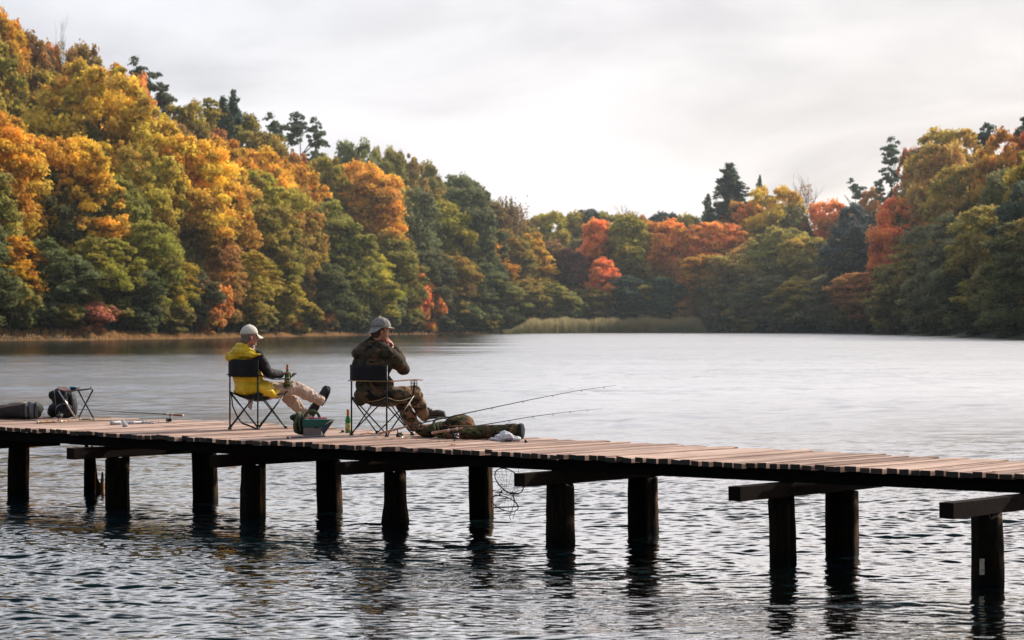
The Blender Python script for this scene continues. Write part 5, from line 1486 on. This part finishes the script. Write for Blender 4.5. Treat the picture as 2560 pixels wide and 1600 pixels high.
# ------------------------------------------------------------------ tackle box, bags, bottles
c0 = on(756, 1089.8); c1 = on(805, 1089.8)
X_ = Vector((1, -0.10, 0)).normalized(); Y_ = Vector((0.10, 1, 0)).normalized()
r = empty('tackle_box', on(780, 1089.8) + Y_ * 0.09, 0, 'open green tackle box with a grey base standing beside the green bag', 'tackle box')
w_ = (c1 - c0).length / 2; cen = (c0 + c1) / 2 + Y_ * 0.10
M_green = simple('green_plastic', (0.018, 0.105, 0.075), 0.35, var=0.15, bmp=0.1)
M_greyp = simple('grey_plastic', (0.20, 0.17, 0.16), 0.5, var=0.15, bmp=0.1)
mb = MB(); mb.box(cen + UP * 0.048, X_ * w_ * 0.94, Y_ * 0.094, UP * 0.047); o = mb.build('base', M_greyp, r, smooth=False)
bv = o.modifiers.new('b', 'BEVEL'); bv.width = 0.006; bv.segments = 2
mb = MB(); z0, z1 = 0.096, 0.185
X2 = X_ * 0.155
# upper tray, its top running out to the right
vs = []
for yy in (-0.10, 0.10):
    for xx, zz in ((-w_, z0), (w_ + 0.0, z0), (w_ + 0.10, z1), (-w_, z1)):
        vs.append(cen + X_ * xx + Y_ * yy + UP * zz)
mb.add(vs, [(0, 1, 2, 3), (7, 6, 5, 4), (0, 4, 5, 1), (1, 5, 6, 2), (2, 6, 7, 3), (3, 7, 4, 0)])
o = mb.build('tray', M_green, r, smooth=False); bv = o.modifiers.new('b', 'BEVEL'); bv.width = 0.004; bv.segments = 2
mb = MB(); q = cen - Y_ * 0.104
mb.prism([q + X_ * (w_ - 0.008) + UP * 0.080, q + X_ * (w_ + 0.022) - Y_ * 0.035 + UP * 0.004, q + X_ * (w_ + 0.150) + UP * 0.188, q + X_ * (w_ + 0.02) + UP * 0.115], -Y_ * 0.006)
mb.build('lid', simple_cache('dark_lid', (0.018, 0.030, 0.030), 0.4), r, smooth=False)
mb = MB(); mb.box(cen - Y_ * 0.101 + X_ * 0.05 + UP * 0.098, X_ * 0.018, Y_ * 0.004, UP * 0.010); mb.build('latch', M_plastic, r, smooth=False)
pk = empty('bite_marker', cen + UP * 0.19, 0, 'bright pink plastic stick lying on the tackle box', 'plastic stick')
mb = MB(); mb.tube([cen + X_ * -0.045 + UP * 0.193, cen + X_ * 0.05 + UP * 0.197, cen + X_ * 0.145 + UP * 0.197], [0.010, 0.007, 0.009], 8); mb.build('stick', simple_cache('hot_pink', (0.90, 0.03, 0.16), 0.4), pk)
mb = MB(); mb.ball(cen + X_ * -0.047 + UP * 0.195, (0.014, 0.010, 0.010)); mb.build('float_end', simple_cache('hot_pink', (0.90, 0.03, 0.16), 0.4), pk)

# green pack next to the box
q0 = on(746, 1089) + Y_ * 0.12
r = empty('green_rucksack', q0, 0, 'small dark green rucksack with olive straps leaning on the tackle box', 'rucksack')
AX = (X_, Y_, UP)
M_dkgreen = fabric('dark_green_cloth', (0.018, 0.030, 0.020), 0.8, 18, 0.015)
M_olive = fabric('olive_cloth', (0.11, 0.13, 0.06), 0.8, 18, 0.01)
mb = MB()
mb.ball(q0 + UP * 0.10, (0.088, 0.085, 0.10), 16, 12, AX); mb.ball(q0 + UP * 0.17 - X_ * 0.01, (0.072, 0.07, 0.09), 16, 12, AX)
mb.ball(q0 + X_ * 0.02 + UP * 0.055, (0.085, 0.085, 0.055), 16, 12, AX); mb.ball(q0 - X_ * 0.075 + UP * 0.20, (0.045, 0.06, 0.035), 12, 8, AX)
o = mb.blob('pack_body', M_dkgreen, r, 0.008, 4, 0.008, 16, 2)
mb = MB(); mb.tube([q0 - X_ * 0.035 - Y_ * 0.085 + UP * 0.03, q0 - X_ * 0.045 - Y_ * 0.090 + UP * 0.12, q0 - X_ * 0.02 - Y_ * 0.075 + UP * 0.22, q0 + X_ * 0.0 - Y_ * 0.04 + UP * 0.262], 0.016, 8, flat=(Y_, 0.35)); mb.build('strap', M_olive, o)
mb = MB(); mb.tube([q0 + X_ * 0.02 - Y_ * 0.085 + UP * 0.05, q0 + X_ * 0.0 - Y_ * 0.080 + UP * 0.16, q0 + X_ * 0.005 - Y_ * 0.04 + UP * 0.255], 0.012, 8, flat=(Y_, 0.35)); mb.build('strap', M_olive, o)
mb = MB(); mb.tube([q0 + X_ * (0.05 + 0.075 + 0.085 * math.cos(t)) + Y_ * 0.05 + UP * (0.185 + 0.085 * math.sin(t)) for t in np.linspace(2.9, -0.1, 12)], 0.017, 8, flat=(Y_, 0.5)); mb.build('carry_loop', M_olive, o)

bottle('green glass bottle with orange neck standing on the boards beside the right chair', on(870, 1083.2), 0.272)
r = empty('bottle_cap', on(857, 1081), 0, 'dark round cap lying beside the standing green bottle', 'cap')
mb = MB(); mb.lathe(on(857, 1081, DZ + 0.002), UP, [(0, 0.020), (0.018, 0.022), (0.026, 0.018), (0.028, 0.004)], 14); mb.build('cap_shell', simple_cache('navy_cap', (0.03, 0.03, 0.07), 0.5), r)
mb = MB(); mb.lathe(on(852, 1082, DZ + 0.002), UP, [(0, 0.014), (0.010, 0.012)], 10); mb.build('liner', M_plastic, r)
mb = MB()
for k in range(9):
    c = on(905 + k * 4.0 + random.uniform(-2, 2), 1083.5 + random.uniform(-1.5, 1.5), DZ + 0.010)
    mb.ball(c, (random.uniform(0.012, 0.026), random.uniform(0.010, 0.02), random.uniform(0.004, 0.010)), 8, 6)
o = mb.build('orange_peel', simple_cache('peel', (0.55, 0.16, 0.05), 0.6), None)
tag(o, 'scraps of orange peel on the boards under the right chair', 'peel')

# camouflage bag the man's foot rests on
def bag_axes(a, b):
    d = (b - a); d.z = 0; d = d.normalized(); return d, Vector((-d.y, d.x, 0)), UP
b0 = Vector((-0.97, 26.92, DZ)); b1 = Vector((-0.53, 26.72, DZ)); AXb = bag_axes(b0, b1)
r = empty('camouflage_bag', (b0 + b1) / 2, 0, 'bulky camouflage carryall under the outstretched foot, green strap around it', 'bag')
mb = MB()
mb.ball(b0.lerp(b1, 0.10) + UP * 0.070, (0.17, 0.15, 0.072), 18, 12, AXb); mb.ball(b0.lerp(b1, 0.5) + UP * 0.085, (0.22, 0.16, 0.088), 18, 12, AXb)
mb.ball(b0.lerp(b1, 0.92) + UP * 0.120, (0.17, 0.15, 0.140), 18, 12, AXb); mb.ball(b0.lerp(b1, 1.15) + UP * 0.07, (0.12, 0.13, 0.072), 18, 12, AXb)
mb.ball(b0.lerp(b1, 0.84) + UP * 0.160, (0.14, 0.11, 0.085), 18, 12, AXb)
bg = mb.blob('bag_body', M_camo_bag, r, 0.010, 5, 0.016, 11, 31)
mb = MB(); q = b0.lerp(b1, 0.42)
mb.tube([q - AXb[1] * (0.165 * math.cos(t)) + UP * (0.10 + 0.115 * math.sin(t)) - AXb[0] * 0.03 * math.sin(t * 2) for t in np.linspace(-0.7, 2.0, 14)], 0.015, 8, flat=(UP, 0.6))
mb.tube([q + AXb[0] * 0.02 - AXb[1] * 0.150 + UP * 0.15, q + AXb[0] * 0.06 - AXb[1] * 0.17 + UP * 0.08, q + AXb[0] * 0.01 - AXb[1] * 0.185 + UP * 0.03, q + AXb[0] * 0.10 - AXb[1] * 0.19 + UP * 0.012], 0.012, 8)
mb.build('strap', M_olive, bg)
mb = MB(); mb.tube([b0.lerp(b1, t) + UP * (0.20 + 0.03 * math.sin(t * 3.1)) - AXb[1] * 0.055 for t in np.linspace(0.05, 1.0, 10)], 0.006, 6); mb.build('zip', M_plastic, bg)

h0 = Vector((-0.72, 26.50, DZ)); h1 = Vector((0.085, 26.28, DZ)); AXh = bag_axes(h0, h1)
r = empty('rod_bag', (h0 + h1) / 2, 0, 'long camouflage rod bag lying on the boards behind the white plastic bag', 'rod bag')
mb = MB()
mb.tube([h0 + UP * 0.045, h0.lerp(h1, 0.2) + UP * 0.060, h0.lerp(h1, 0.45) + UP * 0.068, h0.lerp(h1, 0.7) + UP * 0.080, h0.lerp(h1, 0.9) + UP * 0.090, h1 + UP * 0.090], [0.05, 0.066, 0.072, 0.080, 0.088, 0.080], 16, flat=(UP, 0.95))
mb.ball(h0 + UP * 0.05, (0.06, 0.06, 0.05), 14, 10, AXh)
rb = mb.blob('bag_body', M_camo_bag, r, 0.009, 4, 0.013, 13, 41)
mb = MB(); d = AXh[0]; e = h1 + UP * 0.090
mb.tube([e - d * 0.01, e + d * 0.012, e + d * 0.035, e + d * 0.045], [0.088, 0.090, 0.083, 0.05], 18); mb.blob('end_cap', M_blackcloth, rb, 0.007, 3, 0.003, 20)
mb = MB(); mb.tube([h0.lerp(h1, t) + UP * (0.135 + 0.028 * t) - AXh[1] * 0.02 for t in np.linspace(0.05, 0.97, 10)], 0.0055, 6); mb.build('zip', M_pipe, rb)

# crumpled white plastic bag
q = Vector((-0.072, 25.93, DZ)); r = empty('plastic_bag', q, 0, 'crumpled white plastic bag lying in front of the long rod bag', 'plastic bag')
m, nt, p = new_mat('thin_white_plastic'); M_pl = m
p.inputs['Base Color'].default_value = (0.85, 0.86, 0.90, 1); p.inputs['Roughness'].default_value = 0.25; p.inputs['Transmission Weight'].default_value = 0.15
n_ = noise_node(nt, 22, 4, 0.6, coords(nt), 2.0); bump(nt, p, n_.outputs['Fac'], 1.0, 0.03)
mb = MB(); mb.ball(q + UP * 0.035, (0.115, 0.09, 0.045)); mb.ball(q + UP * 0.060 - Vector((0.0, 0, 0)), (0.06, 0.06, 0.048)); mb.ball(q - Vector((0.10, 0.03, -0.022)), (0.065, 0.05, 0.024)); mb.ball(q + Vector((0.11, -0.01, 0.024)), (0.06, 0.06, 0.026))
pb_ = mb.blob('bag_film', M_pl, r, 0.006, 2, 0.022, 16, 51)
mb = MB(); mb.ball(q + Vector((0.055, -0.085, 0.02)), (0.045, 0.012, 0.010)); mb.build('printed_patch', simple_cache('print_blue', (0.10, 0.18, 0.26)), pb_)
mb = MB(); mb.ball(q + Vector((0.068, -0.080, 0.034)), (0.022, 0.010, 0.007)); mb.build('printed_patch', simple_cache('print_red', (0.60, 0.10, 0.06)), pb_)
mb = MB(); c = on(1315, 1104, DZ + 0.012); mb.ball(c, (0.018, 0.016, 0.014)); mb.ball(c + Vector((-0.006, 0, 0.014)), (0.009, 0.009, 0.010))
o = mb.build('sinker_weight', M_plastic, None); tag(o, 'tiny dark weight on the boards right of the rod bag', 'weight')

# ------------------------------------------------------------------ left group: dark bag, backpack, stool, blue bowl, clear plastic
q = Vector((-6.42, 31.62, DZ)); r = empty('duffel_bag', q, 0, 'dark duffel bag with grey stripes lying at the left edge of the view', 'bag')
m, nt, p = new_mat('striped_cloth'); M_str = m
sp = nt.nodes.new('ShaderNodeSeparateXYZ'); lnk(nt, coords(nt), sp.inputs[0])
sx = math_n(nt, 'ADD', sp.outputs['X'], 0.0)
st_c = ramp(nt, math_n(nt, 'MULTIPLY_ADD', sx, 2.0, 0.5, clamp=True), [(0.0, (0.030, 0.028, 0.028)), (0.64, (0.15, 0.15, 0.16)), (0.70, (0.012, 0.012, 0.014)), (0.755, (0.13, 0.13, 0.15)), (0.86, (0.012, 0.012, 0.014)), (0.91, (0.09, 0.09, 0.10)), (0.97, (0.02, 0.02, 0.02))], 'CONSTANT')
nn = noise_node(nt, 12, 4, 0.6, coords(nt), 1.0)
st_c = mixc(nt, 1.0, st_c, ramp(nt, nn.outputs['Fac'], [(0.35, (0.7,) * 3), (0.7, (1.3,) * 3)]), 'MULTIPLY')
lnk(nt, st_c, p.inputs['Base Color']); p.inputs['Roughness'].default_value = 0.8; bump(nt, p, nn.outputs['Fac'], 0.7, 0.03)
mb = MB(); mb.tube([q + Vector((-0.62, 0, 0.05)), q + Vector((-0.42, 0, 0.07)), q + Vector((-0.2, 0, 0.10)), q + Vector((0.05, 0, 0.115)), q + Vector((0.2, 0, 0.115)), q + Vector((0.27, 0, 0.09))], [0.05, 0.07, 0.105, 0.118, 0.112, 0.07], 18)
mb.ball(q + Vector((-0.1, 0.02, 0.14)), (0.18, 0.09, 0.08)); 
db = mb.blob('bag_body', M_str, r, 0.011, 5, 0.018, 9, 61)
mb = MB(); mb.tube([q + Vector((-0.42, -0.09, 0.12)), q + Vector((-0.2, -0.12, 0.17)), q + Vector((0.0, -0.11, 0.20)), q + Vector((0.09, -0.07, 0.225))], 0.012, 8, flat=(Vector((0, 1, 0)), 0.4)); mb.build('strap', simple_cache('grey_strap', (0.22, 0.17, 0.14)), db)

q = Vector((-5.93, 31.95, DZ)); r = empty('backpack', q, 0, 'black backpack standing half under the folding stool', 'backpack')
mb = MB()
mb.ball(q + UP * 0.13, (0.175, 0.14, 0.14)); mb.ball(q + Vector((0.01, 0, 0.26)), (0.165, 0.13, 0.15)); mb.ball(q + Vector((-0.02, 0, 0.335)), (0.13, 0.11, 0.07))
mb.ball(q + Vector((-0.135, 0.0, 0.305)), (0.062, 0.08, 0.062)); mb.ball(q + Vector((-0.14, 0, 0.10)), (0.07, 0.10, 0.09)); mb.ball(q + Vector((0.135, -0.02, 0.16)), (0.055, 0.11, 0.15)); mb.ball(q + Vector((0.02, -0.12, 0.10)), (0.11, 0.06, 0.09))
bp_ = mb.blob('pack_body', fabric('black_nylon', (0.010, 0.012, 0.016), 0.6, 20, 0.015), r, 0.010, 4, 0.010, 14, 71)
for dx, c_ in ((0.075, (0.06, 0.06, 0.065)), (0.145, (0.035, 0.04, 0.05)), (-0.075, (0.20, 0.17, 0.12))):
    mb = MB(); mb.tube([q + Vector((dx, -0.135, 0.06)), q + Vector((dx + 0.01, -0.16, 0.15)), q + Vector((dx - 0.005, -0.145, 0.27)), q + Vector((dx - 0.03, -0.08, 0.37))], 0.013 if dx > 0 else 0.004, 8, flat=(Vector((0, 1, 0)), 0.35)); mb.build('strap', simple_cache('bpst%.2f' % dx, c_), bp_)
mb = MB(); mb.tube([q + Vector((0.04 + 0.11 * math.cos(t), -0.165, 0.12 + 0.08 * math.sin(t))) for t in np.linspace(0.3, 2.9, 10)], 0.004, 6); mb.build('zip', M_metal, bp_)

# folding stool
def s_(px, py, Y): return at(px, py, Y)
r = empty('folding_stool', at(190, 1045, 31.6), 0, 'low folding stool with crossed tube legs beside the black backpack', 'stool')
NF, FF = 31.35, 31.75
M_tube = simple('stool_tube', (0.020, 0.035, 0.040), 0.35, 0.3, var=0.1, bmp=0)
A_, B_ = at(146, 974, NF), at(231, 972, NF + 0.05)
for a, b, mt in ((at(195.5, 976, NF), on(234.5, 1049), M_tube), (at(232.5, 974, NF + 0.1), on(196.5, 1046), M_tube), (at(147, 977, NF), on(191, 1050), M_metal), (at(165, 975, FF), on(146, 1047), M_tube)):
    mb = MB(); mb.tube([a, b + UP * 0.010], 0.0105, 8); mb.build('leg', mt, r)
for a, b, nm in ((at(144, 973.5, NF), at(146, 968, FF), 'seat_bar'), (at(231, 971.5, NF + 0.05), at(226, 968, FF), 'seat_bar'), (at(195, 976, NF - 0.01), at(231, 971.5, NF + 0.04), 'seat_bar'), (on(200, 1049.5, DZ + 0.012), on(236, 1048.8, DZ + 0.012), 'floor_bar')):
    mb = MB(); mb.tube([a, b], 0.0105, 8); mb.build(nm, M_tube, r)
for px, py in ((234.5, 1048.5), (200, 1048.8)):
    mb = MB(); mb.ball(on(px, py, DZ + 0.016), (0.018, 0.016, 0.016)); mb.build('end_cap', simple_cache('pale_cap', (0.55, 0.42, 0.36)), r)
for px, py in ((230.5, 971.5), (146, 976)):
    mb = MB(); mb.ball(at(px, py, NF + 0.02), (0.014, 0.013, 0.013)); mb.build('end_cap', simple_cache('pale_cap', (0.55, 0.42, 0.36)), r)
def sling(s, t):
    a = at(144, 973, NF).lerp(at(147, 966, FF), t); b = at(200, 974.5, NF).lerp(at(200, 968, FF), t)
    return a.lerp(b, s) - UP * 0.028 * math.sin(math.pi * s)
sheet('seat', sling, 12, 5, 0.008, fabric('brown_canvas', (0.13, 0.075, 0.065), 0.85, 20, 0.01), r)
q = at(183.5, 975.0, 31.5)
r = empty('blue_bowl', q, 0, 'small blue plastic bowl standing on the folding stool', 'bowl')
mb = MB(); mb.lathe(q, UP, [(0, 0.034), (0.008, 0.040), (0.034, 0.047), (0.040, 0.047), (0.036, 0.043), (0.014, 0.036)], 20); mb.build('bowl_body', simple_cache('deep_blue', (0.012, 0.075, 0.14), 0.35), r)
mb = MB(); mb.ring(q + UP * 0.041, Vector((0.0485, 0, 0)), Vector((0, 0.0485, 0)), 0.0055, 24, 8); mb.build('rim', simple_cache('light_blue', (0.16, 0.46, 0.60), 0.35), r)

r = empty('clear_plastic_wrap', on(330, 1057), 0, 'crumpled clear plastic bottle and wrapper on the boards left of the yellow vested man', 'plastic wrap')
a, b = on(276, 1057, DZ + 0.028), on(304, 1056.5, DZ + 0.028)
mb = MB(); mb.tube([a, a.lerp(b, 0.3), a.lerp(b, 0.34), a.lerp(b, 0.9), b], [0.027, 0.027, 0.024, 0.026, 0.018], 14); mb.build('bottle_part', M_pl, r)
mb = MB(); c = on(309, 1058, DZ + 0.05); mb.ball(c, (0.022, 0.02, 0.055)); mb.ball(c + Vector((0.03, 0, -0.02)), (0.03, 0.02, 0.028)); mb.blob('knot', M_pl, r, 0.006, 2, 0.012, 25, 81)
mb = MB(); pts = [on(314 + 9 * i, 1056 + 0.8 * math.sin(i), DZ + 0.020) for i in range(9)]; mb.tube(pts, [0.026, 0.028, 0.026, 0.024, 0.026, 0.024, 0.018, 0.014, 0.018], 10, flat=(UP, 0.7)); mb.blob('wrapper', M_pl, r, 0.006, 2, 0.012, 22, 91)

# ------------------------------------------------------------------ keep net hanging below the deck
r = empty('keep_net', at(1266, 1230, 24.6), 0, 'wire hooped keep net hanging from the pier edge beside a pile', 'keep net')
YN = 24.55
def nn_(zx, zy, dy=0): return at(1160 + zx / 9.45, 1160 + zy / 9.45, YN + dy)
def hoop(cx, cy, ax, ay, bx, by, dyb, rad):
    c = nn_(cx, cy); a = nn_(cx + ax, cy + ay) - c; b = nn_(cx + bx, cy + by, dyb) - c
    mb = MB(); mb.ring(c, a, b, rad, 36, 6); mb.build('hoop', M_reel, r); return c, a, b
H1 = hoop(1065, 405, 330, 190, -65, 235, 0.10, 0.0058)
H2 = hoop(965, 935, 315, 110, -40, 150, 0.10, 0.0052)
mb = MB(); mb.tube([nn_(860, 570), nn_(720, 730), nn_(700, 860)], 0.002, 5); mb.tube([nn_(1140, 640), nn_(1190, 920), nn_(1075, 1240), nn_(1100, 1330)], 0.0034, 5)
mb.tube([nn_(1300, 460), nn_(1150, 650), nn_(1215, 930)], 0.003, 5); mb.tube([nn_(1220, 1090), nn_(1150, 1300)], 0.003, 5); mb.tube([nn_(860, 570), nn_(910, 690), nn_(1050, 745), nn_(1140, 700), nn_(1260, 640)], 0.0035, 5)
mb.tube([nn_(1265, 640), nn_(1290, 100)], 0.0026, 5); mb.tube([nn_(980, 165), nn_(1005, 80)], 0.0026, 5)
mb.build('cord', M_line, r)
mb = MB()
for k in range(16):
    t = 2 * math.pi * k / 16; p0 = H1[0] + H1[1] * math.cos(t) + H1[2] * math.sin(t); p2 = H2[0] + H2[1] * math.cos(t) + H2[2] * math.sin(t)
    m1 = p0.lerp(nn_(1010, 720), 0.75)
    mb.tube([p0, m1, p2], 0.0014, 4)
for w_ in (0.25, 0.5, 0.75):
    mb.tube([(H1[0] + H1[1] * math.cos(t) + H1[2] * math.sin(t)).lerp(nn_(1010, 720), w_) for t in np.linspace(0, 6.283, 24)], 0.0013, 4, caps=False)
mb.build('netting', M_line, r)
mb = MB(); mb.ball(nn_(880, 675), (0.014, 0.012, 0.010)); mb.ball(nn_(845, 725), (0.010, 0.010, 0.012)); mb.build('clip', M_plastic, r)

# dry twigs caught on the pile left of the net
r = MB(); r.tube([at(1177, 1247, 24.9), at(1174, 1225, 24.9), at(1172, 1195, 24.9), at(1164, 1182, 24.9)], 0.0025, 5); r.tube([at(1172, 1195, 24.9), at(1173, 1183, 24.9)], 0.002, 5)
o = r.build('twig', M_bark, None); tag(o, 'thin forked twig caught on the pile left of the keep net', 'twig')

# fallen leaves on the boards
lm = simple_cache('leaf_orange', (0.55, 0.16, 0.03), 0.7)
for k, (px, py, lab) in enumerate(((585, 1101.5, 'small fallen orange leaf at the pier edge below the left chair'), (1245, 1093, 'small fallen leaf behind the white plastic bag'), (2480, 1180, 'small fallen red leaf at the pier edge near the right end'), (1130, 1112, 'small fallen leaf on the boards below the nearest reel'))):
    c = on(px, py, DZ + 0.008); mb = MB()
    pts = [c + Vector((math.cos(t) * 0.03 * (1 + 0.4 * math.cos(5 * t)), math.sin(t) * 0.03 * (1 + 0.4 * math.cos(5 * t)), 0.006 * math.sin(3 * t))) for t in np.linspace(0, 2 * math.pi, 16)[:-1]]
    mb.prism(pts, UP * 0.002); o = mb.build('fallen_leaf', lm, None, smooth=False); tag(o, lab, 'leaf', 'fallen leaves on the pier')
